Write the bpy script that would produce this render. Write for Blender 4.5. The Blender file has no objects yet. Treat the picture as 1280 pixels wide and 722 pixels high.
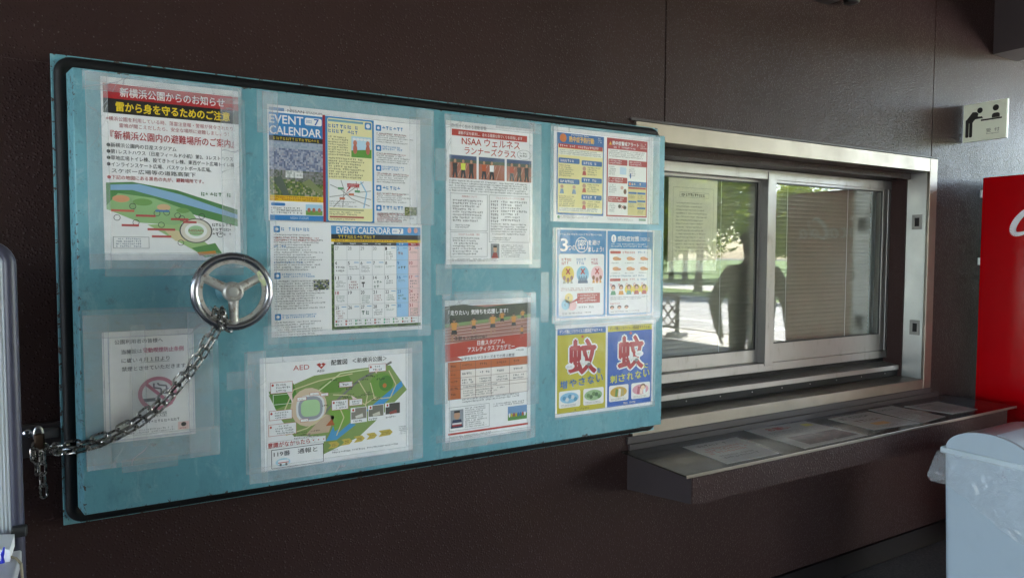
import bpy, bmesh, math, random
from mathutils import Vector, Matrix

# ------------------------------------------------------------------ camera, world, sun, exposure
scene = bpy.context.scene
COL = scene.collection
W, H = 1280.0, 722.0                       # photograph size
FPX, YAW, PIT, ROL = 874.48, math.radians(30.2775), math.radians(2.8335), math.radians(0.189)
CAM = Vector((0.0, -2.025, 1.53))          # wall plane is y = 0, floor is z = 0
_f = Vector((math.sin(YAW)*math.cos(PIT), math.cos(YAW)*math.cos(PIT), -math.sin(PIT)))
_r0 = Vector((math.cos(YAW), -math.sin(YAW), 0)); _u0 = _r0.cross(_f)
_r = math.cos(ROL)*_r0 + math.sin(ROL)*_u0
_u = -math.sin(ROL)*_r0 + math.cos(ROL)*_u0
cam_d = bpy.data.cameras.new('camera'); cam = bpy.data.objects.new('camera', cam_d); COL.objects.link(cam)
cam_d.sensor_width = 36; cam_d.lens = FPX/W*36; cam_d.clip_start = 0.05; cam_d.clip_end = 1000
cam.matrix_world = Matrix(((_r.x, _u.x, -_f.x, CAM.x), (_r.y, _u.y, -_f.y, CAM.y), (_r.z, _u.z, -_f.z, CAM.z), (0, 0, 0, 1)))
scene.camera = cam

SUN_EL, SUN_AZ = math.radians(62), math.radians(148)       # azimuth clockwise from +y: sun over the street
world = bpy.data.worlds.new('World'); scene.world = world; world.use_nodes = True
wn = world.node_tree; bg = wn.nodes['Background']
sky = wn.nodes.new('ShaderNodeTexSky'); sky.sky_type = 'NISHITA'; sky.sun_disc = False
sky.sun_elevation = SUN_EL; sky.sun_rotation = SUN_AZ; sky.air_density = 1.0; sky.dust_density = 1.5
wn.links.new(sky.outputs['Color'], bg.inputs['Color']); bg.inputs['Strength'].default_value = 0.15
sun_d = bpy.data.lights.new('sun', 'SUN'); sun_d.energy = 4.5; sun_d.angle = math.radians(0.5); sun_d.color = (1.0, 0.95, 0.87)
sun = bpy.data.objects.new('sun', sun_d); COL.objects.link(sun)
_sd = Vector((math.sin(SUN_AZ)*math.cos(SUN_EL), math.cos(SUN_AZ)*math.cos(SUN_EL), math.sin(SUN_EL)))
sun.rotation_euler = _sd.to_track_quat('Z', 'Y').to_euler(); sun.location = (6, -6, 20)
scene.view_settings.view_transform = 'Standard'; scene.view_settings.look = 'None'
scene.view_settings.exposure = 4.35; scene.view_settings.gamma = 1.0; scene.view_settings.use_curve_mapping = False
scene.render.engine = 'CYCLES'
scene.cycles.max_bounces = 10; scene.cycles.diffuse_bounces = 6; scene.cycles.glossy_bounces = 6; scene.cycles.transparent_max_bounces = 16
scene.cycles.use_denoising = True
scene.cycles.sample_clamp_indirect = 8.0

# ------------------------------------------------------------------ helpers
def at(x, y, Y=None, X=None, Z=None):
    """photo pixel -> the point where its ray meets the plane y=Y, x=X or z=Z"""
    d = _f*FPX + _r*(x-W/2) - _u*(y-H/2)
    if Y is not None: t = (Y-CAM.y)/d.y
    elif X is not None: t = (X-CAM.x)/d.x
    else: t = (Z-CAM.z)/d.z
    return CAM + d*t

def lin(h):
    h = h.lstrip('#'); o = []
    for i in (0, 2, 4):
        c = int(h[i:i+2], 16)/255
        o.append(c/12.92 if c <= .04045 else ((c+.055)/1.055)**2.4)
    return tuple(o)

def link(o, parent=None):
    COL.objects.link(o)
    if parent is not None: o.parent = parent
    return o

def tag(o, label=None, cat=None, group=None, kind=None):
    if label: o['label'] = label
    if cat: o['category'] = cat
    if group: o['group'] = group
    if kind: o['kind'] = kind
    return o

def thing(name, loc, label, cat, group=None, rz=0.0):
    o = bpy.data.objects.new(name, None); o.location = loc; o.rotation_euler = (0, 0, rz)
    o.empty_display_size = .1; link(o); return tag(o, label, cat, group, 'thing')

class MB:
    """collects geometry, builds ONE mesh object"""
    def __init__(s): s.v = []; s.f = []; s.m = []
    def add(s, vs, fs, mi=0):
        b = len(s.v); s.v += [tuple(v) for v in vs]
        s.f += [tuple(b+i for i in f) for f in fs]; s.m += [mi]*len(fs); return s
    def box(s, x0, x1, y0, y1, z0, z1, mi=0):
        v = [(x, y, z) for x in (x0, x1) for y in (y0, y1) for z in (z0, z1)]
        return s.add(v, [(0, 1, 3, 2), (4, 6, 7, 5), (0, 4, 5, 1), (2, 3, 7, 6), (0, 2, 6, 4), (1, 5, 7, 3)], mi)
    def rbox(s, x0, x1, y0, y1, z0, z1, r=.004, seg=2, mi=0):
        bm = bmesh.new(); bmesh.ops.create_cube(bm, size=1)
        for v in bm.verts:
            v.co = Vector(((x0+x1)/2+v.co.x*(x1-x0), (y0+y1)/2+v.co.y*(y1-y0), (z0+z1)/2+v.co.z*(z1-z0)))
        bmesh.ops.bevel(bm, geom=bm.edges[:]+bm.verts[:], offset=r, segments=seg, profile=.5, affect='EDGES')
        bm.verts.index_update(); s.add([v.co for v in bm.verts], [[v.index for v in f.verts] for f in bm.faces], mi); bm.free(); return s
    def tube(s, pts, r, n=10, closed=False, mi=0, cap=True):
        pts = [Vector(p) for p in pts]; N = len(pts); vs = []
        rr = r if isinstance(r, (list, tuple)) else [r]*N
        nrm = None
        for i in range(N):
            a = pts[i-1] if (i or closed) else pts[i]; b = pts[(i+1) % N] if (i < N-1 or closed) else pts[i]
            t = (b-a).normalized()
            if nrm is None:
                nrm = t.orthogonal().normalized()
            nrm = (nrm - t*nrm.dot(t)).normalized(); bn = t.cross(nrm)
            for k in range(n):
                an = 2*math.pi*k/n; vs.append(pts[i]+(nrm*math.cos(an)+bn*math.sin(an))*rr[i])
        fs = []
        for i in range(N if closed else N-1):
            j = (i+1) % N
            for k in range(n):
                fs.append((i*n+k, i*n+(k+1) % n, j*n+(k+1) % n, j*n+k))
        if not closed and cap:
            fs.append(tuple(range(n))[::-1]); fs.append(tuple((N-1)*n+k for k in range(n)))
        return s.add(vs, fs, mi)
    def lathe(s, prof, c, axis, n=24, mi=0):
        """prof: list of (radius, height along axis); c: base point"""
        axis = Vector(axis).normalized(); e = axis.orthogonal().normalized(); g = axis.cross(e); c = Vector(c); vs = []
        for (r, h) in prof:
            for k in range(n):
                a = 2*math.pi*k/n; vs.append(c+axis*h+(e*math.cos(a)+g*math.sin(a))*r)
        fs = [(i*n+k, i*n+(k+1) % n, (i+1)*n+(k+1) % n, (i+1)*n+k) for i in range(len(prof)-1) for k in range(n)]
        fs.append(tuple(range(n))[::-1]); fs.append(tuple((len(prof)-1)*n+k for k in range(n)))
        return s.add(vs, fs, mi)
    def prism_x(s, prof, x0, x1, mi=0):
        """prof: list of (y, z), extruded along x"""
        n = len(prof); vs = [(x0, y, z) for y, z in prof]+[(x1, y, z) for y, z in prof]
        fs = [(i, (i+1) % n, n+(i+1) % n, n+i) for i in range(n)]+[tuple(range(n))[::-1], tuple(range(n, 2*n))]
        return s.add(vs, fs, mi)
    def data(s, name, mats, origin=(0, 0, 0), smooth=False):
        me = bpy.data.meshes.new(name); o = Vector(origin)
        me.from_pydata([(v[0]-o.x, v[1]-o.y, v[2]-o.z) for v in s.v], [], s.f)
        if not isinstance(mats, (list, tuple)): mats = [mats]
        for m in mats: me.materials.append(m)
        if len(mats) > 1: me.polygons.foreach_set('material_index', s.m)
        bm = bmesh.new(); bm.from_mesh(me); bmesh.ops.recalc_face_normals(bm, faces=bm.faces[:]); bm.to_mesh(me); bm.free()
        if smooth:
            me.polygons.foreach_set('use_smooth', [True]*len(me.polygons))
            me.set_sharp_from_angle(angle=math.radians(38))
        me.update(); return me
    def build(s, name, mats, parent=None, smooth=False, local=False):
        """world-space verts; parented objects are stored relative to the parent's location"""
        org = (0, 0, 0)
        if parent is not None and not local:
            p = parent
            while p is not None: org = Vector(org)+p.location; p = p.parent
        o = bpy.data.objects.new(name, s.data(name, mats, org, smooth))
        return link(o, parent)

# ------------------------------------------------------------------ materials
def mat(name, col=(.5, .5, .5), rough=.5, metal=0., spec=.5, fn=None):
    m = bpy.data.materials.new(name); m.use_nodes = True; nt = m.node_tree; b = nt.nodes['Principled BSDF']
    b.inputs['Base Color'].default_value = (*col, 1); b.inputs['Roughness'].default_value = rough
    b.inputs['Metallic'].default_value = metal; b.inputs['Specular IOR Level'].default_value = spec
    if fn: fn(nt, b)
    return m
def N(nt, t, **k):
    n = nt.nodes.new(t)
    for a, v in k.items():
        if a in n.inputs.keys(): n.inputs[a].default_value = v
        else: setattr(n, a, v)
    return n
def coord(nt, scale=(1, 1, 1), kind='Object'):
    tc = N(nt, 'ShaderNodeTexCoord'); mp = N(nt, 'ShaderNodeMapping'); mp.inputs['Scale'].default_value = scale
    nt.links.new(tc.outputs[kind], mp.inputs['Vector']); return mp.outputs['Vector']
def noise(nt, vec, scale, detail=4, rough=.55, dist=0.):
    n = N(nt, 'ShaderNodeTexNoise'); n.inputs['Scale'].default_value = scale; n.inputs['Detail'].default_value = detail
    n.inputs['Roughness'].default_value = rough; n.inputs['Distortion'].default_value = dist
    nt.links.new(vec, n.inputs['Vector']); return n.outputs['Fac']
def ramp(nt, fac, stops):
    r = N(nt, 'ShaderNodeValToRGB'); cr = r.color_ramp
    cr.elements[0].position, cr.elements[0].color = stops[0][0], (*stops[0][1], 1)
    cr.elements[1].position, cr.elements[1].color = stops[-1][0], (*stops[-1][1], 1)
    for p, c in stops[1:-1]:
        e = cr.elements.new(p); e.color = (*c, 1)
    nt.links.new(fac, r.inputs['Fac']); return r.outputs['Color']
def mix(nt, fac, a, b, mode='MIX'):
    m = N(nt, 'ShaderNodeMix', data_type='RGBA', blend_type=mode)
    for s, v in ((m.inputs[0], fac), (m.inputs[6], a), (m.inputs[7], b)):
        if hasattr(v, 'type'): nt.links.new(v, s)
        elif isinstance(v, (int, float)): s.default_value = v
        else: s.default_value = (*v, 1)
    return m.outputs[2]
def maprange(nt, v, a, b, c, d):
    m = N(nt, 'ShaderNodeMapRange'); nt.links.new(v, m.inputs[0])
    for i, x in enumerate((a, b, c, d)): m.inputs[i+1].default_value = x
    return m.outputs[0]
def bump(nt, b, h, strength=.3, dist=.001, prev=None):
    n = N(nt, 'ShaderNodeBump'); n.inputs['Strength'].default_value = strength; n.inputs['Distance'].default_value = dist
    nt.links.new(h, n.inputs['Height'])
    if prev is not None: nt.links.new(prev, n.inputs['Normal'])
    nt.links.new(n.outputs['Normal'], b.inputs['Normal']); return n.outputs['Normal']

def f_wall(nt, b):
    v = coord(nt)
    big = noise(nt, v, 1.3, 3)
    c = ramp(nt, big, [(.3, (.033, .0180, .0170)), (.7, (.045, .0250, .0228))])
    dust = noise(nt, coord(nt, (1, 1, .5)), 3, 6, .6)
    c = mix(nt, maprange(nt, dust, .5, .8, 0, .25), c, (.05, .036, .033))
    vo = N(nt, 'ShaderNodeTexVoronoi'); vo.inputs['Scale'].default_value = 125; nt.links.new(v, vo.inputs['Vector'])
    g = maprange(nt, vo.outputs['Distance'], .0, .45, 1, 0)
    sep = N(nt, 'ShaderNodeSeparateColor'); nt.links.new(vo.outputs['Color'], sep.inputs[0])
    pick = maprange(nt, sep.outputs[0], .55, .95, 0, 1)
    tip = maprange(nt, vo.outputs['Distance'], .10, .26, 1, 0)
    mm = N(nt, 'ShaderNodeMath', operation='MULTIPLY'); nt.links.new(pick, mm.inputs[0]); nt.links.new(tip, mm.inputs[1])
    c = mix(nt, maprange(nt, mm.outputs[0], 0, 1, 0, .75), c, (.12, .095, .088))  # paler worn grain tops; the embossing's sparkle is put into the colour too
    nt.links.new(c, b.inputs['Base Color'])
    n1 = noise(nt, v, 420, 2, .5)
    a = N(nt, 'ShaderNodeMath', operation='MULTIPLY_ADD'); nt.links.new(n1, a.inputs[0]); a.inputs[1].default_value = .4; nt.links.new(g, a.inputs[2])
    p = bump(nt, b, noise(nt, v, 3.5, 2), .2, .02)
    bump(nt, b, a.outputs[0], .6, .0026, p)
    nt.links.new(maprange(nt, dust, .3, .7, .30, .40), b.inputs['Roughness'])
M_WALL = mat('embossed brown paint', rough=.36, spec=.10, fn=f_wall)
M_TRIM = mat('brown trim paint', (.036, .026, .027), .5)
M_DARK = mat('dark joint', (.012, .010, .010), .8)

def f_cyan(nt, b):
    v = coord(nt)
    n = noise(nt, v, 2.6, 6, .62)
    c = ramp(nt, n, [(.3, lin('5c95a1')), (.55, lin('6aa1ac')), (.75, lin('7eacb3'))])
    st = noise(nt, coord(nt, (1, 1, .45)), 11, 9, .75)
    c = mix(nt, maprange(nt, st, .50, .70, 0, .65), c, lin('4c7a85'))
    sc = noise(nt, coord(nt, (1.6, 1, .8)), 17, 9, .8, .8)
    c = mix(nt, maprange(nt, sc, .53, .64, 0, .55), c, lin('92b4ba'))
    gr = noise(nt, v, 34, 8, .75, .3)
    c = mix(nt, maprange(nt, gr, .58, .68, 0, .6), c, lin('54645f'))
    ch = noise(nt, v, 48, 7, .75, .5)
    xyz = N(nt, 'ShaderNodeSeparateXYZ'); nt.links.new(v, xyz.inputs[0]); ds = []
    for k, (lo, hi) in ((0, (-.8812, .887)), (2, (.0455, 1.0692))):     # rust starts along the panel's edges
        for e_, sgn in ((lo, 1), (hi, -1)):
            m_ = N(nt, 'ShaderNodeMath', operation='MULTIPLY_ADD'); nt.links.new(xyz.outputs[k], m_.inputs[0]); m_.inputs[1].default_value = sgn; m_.inputs[2].default_value = -e_*sgn; ds.append(m_.outputs[0])
    while len(ds) > 1:
        m_ = N(nt, 'ShaderNodeMath', operation='MINIMUM'); nt.links.new(ds.pop(), m_.inputs[0]); nt.links.new(ds.pop(), m_.inputs[1]); ds.insert(0, m_.outputs[0])
    edge = maprange(nt, ds[0], .001, .011, .125, 0)
    ad_ = N(nt, 'ShaderNodeMath', operation='ADD'); nt.links.new(ch, ad_.inputs[0]); nt.links.new(edge, ad_.inputs[1])
    chips = maprange(nt, ad_.outputs[0], .685, .705, 0, 1)
    c = mix(nt, chips, c, (.055, .035, .025))
    nt.links.new(c, b.inputs['Base Color'])
    nt.links.new(maprange(nt, st, .3, .7, .35, .65), b.inputs['Roughness'])
    p = bump(nt, b, noise(nt, v, 22, 4), .2, .002)
    bump(nt, b, chips, .6, -.0006, p)
M_CYAN = mat('chipped cyan paint', fn=f_cyan)
M_RUBBER = mat('black rubber', (.008, .008, .009), .55, spec=.25)

def f_steel(base, r0, r1, sx):
    def g(nt, b):
        s = noise(nt, coord(nt, sx), 40, 4, .6); n = noise(nt, coord(nt), 5, 6, .65)
        c = mix(nt, maprange(nt, n, .4, .75, 0, .45), base, tuple(x*.75 for x in base))
        c = mix(nt, maprange(nt, noise(nt, coord(nt), 22, 6, .7), .62, .8, 0, .3), c, (.34, .27, .2))
        nt.links.new(c, b.inputs['Base Color'])
        nt.links.new(maprange(nt, n, .3, .7, r0, r1), b.inputs['Roughness'])
        p = bump(nt, b, s, .12, .0006)
        bump(nt, b, noise(nt, coord(nt), 5, 2), .06, .004, p)
    return g
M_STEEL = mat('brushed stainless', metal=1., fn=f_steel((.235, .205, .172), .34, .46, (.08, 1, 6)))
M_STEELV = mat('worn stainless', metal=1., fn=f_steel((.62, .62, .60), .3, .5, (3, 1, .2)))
M_CHROME = mat('worn chrome', (.38, .38, .40), .2, 1., fn=lambda nt, b: (nt.links.new(maprange(nt, noise(nt, coord(nt), 45, 5, .7), .35, .7, .14, .3), b.inputs['Roughness']),))
def f_cast(nt, b):
    n = noise(nt, coord(nt), 60, 6, .7)
    c = mix(nt, maprange(nt, n, .52, .68, 0, 1), (.52, .50, .46), (.16, .09, .05)); nt.links.new(c, b.inputs['Base Color'])
    nt.links.new(maprange(nt, n, .4, .7, 0.8, .1), b.inputs['Metallic']); bump(nt, b, n, .4, .001)
M_CAST = mat('pitted cast metal', rough=.42, fn=f_cast)
M_CHAIN = mat('chain steel', (.30, .285, .265), .22, 1., fn=lambda nt, b: (nt.links.new(maprange(nt, noise(nt, coord(nt), 160, 3), .35, .7, .14, .5), b.inputs['Roughness']),))
M_RUST = mat('rusted brown steel', (.11, .06, .035), .65, .4, fn=lambda nt, b: bump(nt, b, noise(nt, coord(nt), 200, 4), .4, .001))
def f_alu(nt, b):
    n = noise(nt, coord(nt, (1, 1, .3)), 30, 6, .7)
    c = mix(nt, maprange(nt, n, .58, .75, 0, .5), (.285, .27, .26), (.15, .135, .12)); nt.links.new(c, b.inputs['Base Color'])
    nt.links.new(maprange(nt, n, .3, .7, .32, .5), b.inputs['Roughness'])
M_ALU = mat('anodised aluminium', metal=.75, rough=.4, fn=f_alu)
M_ALUD = mat('grey aluminium track', (.26, .26, .26), .45, .7)
M_BLACK = mat('black plastic', (.015, .015, .016), .5)
M_TAN = mat('tan blind slat', (.29, .265, .21), .45)
M_PAPER = mat('white paper', (.86, .86, .86), .55, fn=lambda nt, b: bump(nt, b, noise(nt, coord(nt), 7, 3), .5, .012))
M_PAPER_SHADED = mat('shaded counter paper', (.40, .38, .365), .6)  # paper greyed: the dim light from above is put into its colour
M_BEIGE = mat('yellowed paper', (.88, .80, .64), .7)
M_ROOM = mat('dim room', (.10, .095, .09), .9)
M_RED = mat('red vending paint', lin('a80009'), .2, fn=lambda nt, b: bump(nt, b, noise(nt, coord(nt), 3.5, 3), .12, .02))
M_REDW = mat('white decal', (.75, .73, .75), .35)
M_BINB = mat('pale bin plastic', lin('aebac4'), .42, fn=lambda nt, b: (bump(nt, b, noise(nt, coord(nt), 12, 3), .08, .004),
    nt.links.new(mix(nt, maprange(nt, noise(nt, coord(nt), 9, 7, .7), .5, .8, 0, .15), lin('aebac4'), lin('8e9aa4')), b.inputs['Base Color'])))
M_LID = mat('grey bin lid', lin('c2ccd2'), .35)
def ior_two_sided(nt, fr, ior):
    geo = N(nt, 'ShaderNodeNewGeometry'); nt.links.new(maprange(nt, geo.outputs['Backfacing'], 0, 1, ior, 1/ior), fr.inputs['IOR'])
def f_glass(nt, b):
    out = nt.nodes['Material Output']; fr = N(nt, 'ShaderNodeFresnel'); fr.inputs['IOR'].default_value = 1.5
    ior_two_sided(nt, fr, 1.42)
    tr = N(nt, 'ShaderNodeBsdfTransparent'); tr.inputs['Color'].default_value = (.965, .985, .975, 1)
    gl = N(nt, 'ShaderNodeBsdfGlossy'); gl.inputs['Roughness'].default_value = .0; gl.inputs['Color'].default_value = (.95, .97, .96, 1)
    ms = N(nt, 'ShaderNodeMixShader'); nt.links.new(fr.outputs[0], ms.inputs[0])
    nt.links.new(tr.outputs[0], ms.inputs[1]); nt.links.new(gl.outputs[0], ms.inputs[2])
    df = N(nt, 'ShaderNodeBsdfDiffuse'); df.inputs['Color'].default_value = (.6, .58, .52, 1)
    m2 = N(nt, 'ShaderNodeMixShader'); nt.links.new(maprange(nt, noise(nt, coord(nt), 6, 6, .7), .4, .8, .01, .07), m2.inputs[0])
    nt.links.new(ms.outputs[0], m2.inputs[1]); nt.links.new(df.outputs[0], m2.inputs[2])
    nt.links.new(m2.outputs[0], out.inputs['Surface'])
M_GLASS = mat('window glass', fn=f_glass)
def f_film(alpha, rough, bs, tint=(.82, .86, .88)):
    def g(nt, b):
        out = nt.nodes['Material Output']; b.inputs['Base Color'].default_value = (*tint, 1); b.inputs['Roughness'].default_value = rough
        v = coord(nt); h = noise(nt, coord(nt, (1, 1, .5)), 14, 5, .6, .6); bump(nt, b, h, .5, bs)
        tr = N(nt, 'ShaderNodeBsdfTransparent'); ms = N(nt, 'ShaderNodeMixShader')
        fac = maprange(nt, noise(nt, v, 9, 5, .65), .3, .75, alpha*.65, alpha*1.4)
        rim = N(nt, 'ShaderNodeVertexColor', layer_name='rim'); sc_ = N(nt, 'ShaderNodeSeparateColor'); nt.links.new(rim.outputs['Color'], sc_.inputs[0])
        vo = N(nt, 'ShaderNodeTexVoronoi'); vo.feature = 'DISTANCE_TO_EDGE'; vo.inputs['Scale'].default_value = 13
        nz = N(nt, 'ShaderNodeTexNoise'); nz.inputs['Scale'].default_value = 6; nt.links.new(v, nz.inputs['Vector'])
        ad = N(nt, 'ShaderNodeVectorMath', operation='MULTIPLY_ADD'); nt.links.new(nz.outputs['Color'], ad.inputs[0]); ad.inputs[1].default_value = (.3, .3, .3); nt.links.new(v, ad.inputs[2]); nt.links.new(ad.outputs[0], vo.inputs['Vector'])
        gate = maprange(nt, noise(nt, v, 5, 2), .5, .62, 0, 1)
        cr_ = N(nt, 'ShaderNodeMath', operation='MULTIPLY'); nt.links.new(maprange(nt, vo.outputs['Distance'], .0, .03, alpha*.9, 0), cr_.inputs[0]); nt.links.new(gate, cr_.inputs[1])
        s1 = N(nt, 'ShaderNodeMath', operation='ADD'); nt.links.new(fac, s1.inputs[0]); nt.links.new(cr_.outputs[0], s1.inputs[1])
        s2 = N(nt, 'ShaderNodeMath', operation='MULTIPLY_ADD'); nt.links.new(sc_.outputs[0], s2.inputs[0]); s2.inputs[1].default_value = alpha*.8; nt.links.new(s1.outputs[0], s2.inputs[2]); fac = s2.outputs[0]
        nt.links.new(fac, ms.inputs[0]); nt.links.new(tr.outputs[0], ms.inputs[1]); nt.links.new(b.outputs[0], ms.inputs[2])
        gl = N(nt, 'ShaderNodeBsdfGlossy'); gl.inputs['Roughness'].default_value = rough*.6
        nt.links.new(b.inputs['Normal'].links[0].from_socket, gl.inputs['Normal'])
        fr = N(nt, 'ShaderNodeFresnel'); ior_two_sided(nt, fr, 1.33)
        m2 = N(nt, 'ShaderNodeMixShader'); nt.links.new(fr.outputs[0], m2.inputs[0])
        nt.links.new(ms.outputs[0], m2.inputs[1]); nt.links.new(gl.outputs[0], m2.inputs[2])
        nt.links.new(m2.outputs[0], out.inputs['Surface'])
    return g
def f_bag(nt, b):
    f_film(.17, .09, .012, (.84, .85, .88))(nt, b)
    bp_ = b.inputs['Normal'].links[0].from_node
    h = N(nt, 'ShaderNodeTexVoronoi'); h.feature = 'DISTANCE_TO_EDGE'; h.inputs['Scale'].default_value = 16
    v = coord(nt, (1, 1, 1.6)); nz = N(nt, 'ShaderNodeTexNoise'); nz.inputs['Scale'].default_value = 7; nt.links.new(v, nz.inputs['Vector'])
    ad = N(nt, 'ShaderNodeVectorMath', operation='MULTIPLY_ADD'); nt.links.new(nz.outputs['Color'], ad.inputs[0]); ad.inputs[1].default_value = (.25, .25, .25); nt.links.new(v, ad.inputs[2])
    nt.links.new(ad.outputs[0], h.inputs['Vector']); nt.links.new(maprange(nt, h.outputs['Distance'], 0, .3, 1, 0), bp_.inputs['Height']); bp_.inputs['Strength'].default_value = .45
M_FILM = mat('clear plastic film', fn=f_film(.012, .08, .006))
M_FILMW = mat('wrinkled plastic film', fn=f_film(.015, .11, .022))
M_TAPE = mat('packing tape', fn=f_film(.20, .2, .003, (.76, .80, .83)))
M_BAG = mat('clear bin bag', fn=f_bag)
def f_ink(nt, b):
    a = N(nt, 'ShaderNodeVertexColor', layer_name='ink'); nt.links.new(a.outputs['Color'], b.inputs['Base Color']); bump(nt, b, noise(nt, coord(nt), 7, 3), .5, .012)
M_INK = mat('printed ink', rough=.5, fn=f_ink)

# ------------------------------------------------------------------ print builder (flat print on sheets)
_tc = {}
def text_geo(s):
    k = s
    if k not in _tc:
        c = bpy.data.curves.new('t', 'FONT'); c.body = s; c.size = 1; c.resolution_u = 3
        o = bpy.data.objects.new('t', c); m = o.to_mesh()
        v = [(q.co.x, q.co.y) for q in m.vertices]; f = [tuple(p.vertices) for p in m.polygons]
        o.to_mesh_clear(); bpy.data.objects.remove(o); bpy.data.curves.remove(c)
        if v:
            x0 = min(a for a, _ in v); x1 = max(a for a, _ in v); y0 = min(b for _, b in v); y1 = max(b for _, b in v)
            v = [((a-x0)/max(x1-x0, 1e-6), (y1-b)/max(y1-y0, 1e-6)) for a, b in v]
        _tc[k] = (v, f)
    return _tc[k]

def ink(x, c):
    m = (c[0]+c[1]+c[2])/3; y = max(0., m+(x-m)*1.02); return min(.86, y*(.62+.42*min(1, m*1.6)))
class Print:
    """flat print on a sheet; u right, v down, both 0..1 of the sheet; xf(u, v, lift) gives a world point"""
    STEP = .00014
    def __init__(s, sheet, xf, aspect, seed=1):
        s.sheet = sheet; s.xf = xf; s.asp = aspect; s.rnd = random.Random(seed); s.parts = {}; s.cur = None; s.part('print')
    def part(s, name):
        s.cur = s.parts.setdefault(name, dict(v=[], f=[], c=[])); return s
    def face(s, pts, col, L):
        col = lin(col) if isinstance(col, str) else col
        b = len(s.cur['v']); s.cur['v'] += [s.xf(u, v, .0002+L*s.STEP) for u, v in pts]
        s.cur['f'].append(tuple(range(b, b+len(pts)))); s.cur['c'].append(col)
    def rect(s, u0, v0, u1, v1, col, L=1): s.face([(u0, v0), (u0, v1), (u1, v1), (u1, v0)], col, L)
    def poly(s, pts, col, L=1): s.face(list(pts)[::-1], col, L)
    def ell(s, cu, cv, ru, rv, col, L=1, n=18): s.face([(cu+ru*math.cos(2*math.pi*k/n), cv-rv*math.sin(2*math.pi*k/n)) for k in range(n)], col, L)
    def ring(s, cu, cv, ru, rv, w, col, L=1, n=24):
        for k in range(n):
            a, b = 2*math.pi*k/n, 2*math.pi*(k+1)/n; q = lambda t, e: (cu+(ru-e)*math.cos(t), cv-(rv-e*rv/ru)*math.sin(t))
            s.face([q(a, 0), q(b, 0), q(b, w), q(a, w)], col, L)
    def line(s, pts, w, col, L=1):
        for (a, b), (c, d) in zip(pts, pts[1:]):
            dx, dy = (c-a)*s.asp, d-b; l = math.hypot(dx, dy) or 1; nx, ny = -dy/l*w/s.asp, dx/l*w
            s.face([(a+nx, b+ny), (c+nx, d+ny), (c-nx, d-ny), (a-nx, b-ny)], col, L)
    def frame(s, u0, v0, u1, v1, w, col, L=1):
        wu = w/s.asp
        s.rect(u0, v0, u1, v0+w, col, L); s.rect(u0, v1-w, u1, v1, col, L)
        s.rect(u0, v0+w, u0+wu, v1-w, col, L); s.rect(u1-wu, v0+w, u1, v1-w, col, L)
    def rrect(s, u0, v0, u1, v1, r, col, L=1):
        ru = r/s.asp; pts = []
        for (cu, cv, a0) in ((u1-ru, v0+r, 0), (u0+ru, v0+r, 90), (u0+ru, v1-r, 180), (u1-ru, v1-r, 270)):
            for k in range(5):
                a = math.radians(a0+k*22.5); pts.append((cu+ru*math.cos(a), cv-r*math.sin(a)))
        s.face(pts, col, L)
    def txt(s, t, u0, v0, u1, v1, col, L=3, bold=0., slope=0.):
        v, f = text_geo(t); col = lin(col) if isinstance(col, str) else col
        em = (v1-v0); bv = bold*em*.9; bu = bv/s.asp
        sh = [(0, 0)]
        if bold > .004: sh += [(bu, 0), (-bu, 0), (0, bv), (0, -bv)]
        if bold > .06: sh += [(.7*bu, .7*bv), (-.7*bu, .7*bv), (.7*bu, -.7*bv), (-.7*bu, -.7*bv), (.4*bu, 0), (-.4*bu, 0), (0, .4*bv), (0, -.4*bv)]
        for n, (du, dv) in enumerate(sh):
            b = len(s.cur['v']); s.cur['v'] += [s.xf(u0+du+(u1-u0)*(x+slope*(1-y)), v0+dv+(v1-v0)*y, .0002+L*s.STEP+n*.000012) for x, y in v]
            s.cur['f'] += [tuple(b+i for i in q) for q in f]; s.cur['c'] += [col]*len(f)
    def greek(s, u0, v0, u1, v1, lines, col='333333', L=3, fill=.62, ragged=.25):
        """rows of tiny marks: small print too small to read"""
        h = (v1-v0)/lines; cw = h*fill/s.asp
        for i in range(lines):
            end = u1-(u1-u0)*ragged*s.rnd.random(); u = u0; v = v0+i*h
            while u < end-cw:
                w = cw*s.rnd.uniform(.55, 1.0)
                if s.rnd.random() > .07:
                    k = s.rnd.random(); a, b = v+h*.5*(1-fill), v+h*.5*(1+fill)
                    if k < .4:
                        s.rect(u, a, u+w, a+(b-a)*.3, col, L); s.rect(u+w*.35, a+(b-a)*.3, u+w*.65, b, col, L)
                    elif k < .75:
                        s.rect(u, a, u+w*.28, b, col, L); s.rect(u+w*.5, a+(b-a)*.15, u+w, a+(b-a)*.4, col, L); s.rect(u+w*.5, a+(b-a)*.65, u+w, b, col, L)
                    else:
                        s.rect(u, a+(b-a)*.4, u+w, a+(b-a)*.65, col, L); s.rect(u+w*.4, a, u+w*.6, a+(b-a)*.4, col, L)
                u += cw*1.12
    def mosaic(s, u0, v0, u1, v1, nu, nv, cols, L=1, fn=None):
        for j in range(nv):
            for i in range(nu):
                a, b = (i/nu, (i+1)/nu), (j/nv, (j+1)/nv)
                c = fn((a[0]+a[1])/2, (b[0]+b[1])/2) if fn else s.rnd.choice(cols)
                if c: s.rect(u0+(u1-u0)*a[0], v0+(v1-v0)*b[0], u0+(u1-u0)*a[1], v0+(v1-v0)*b[1], c, L)
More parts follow.
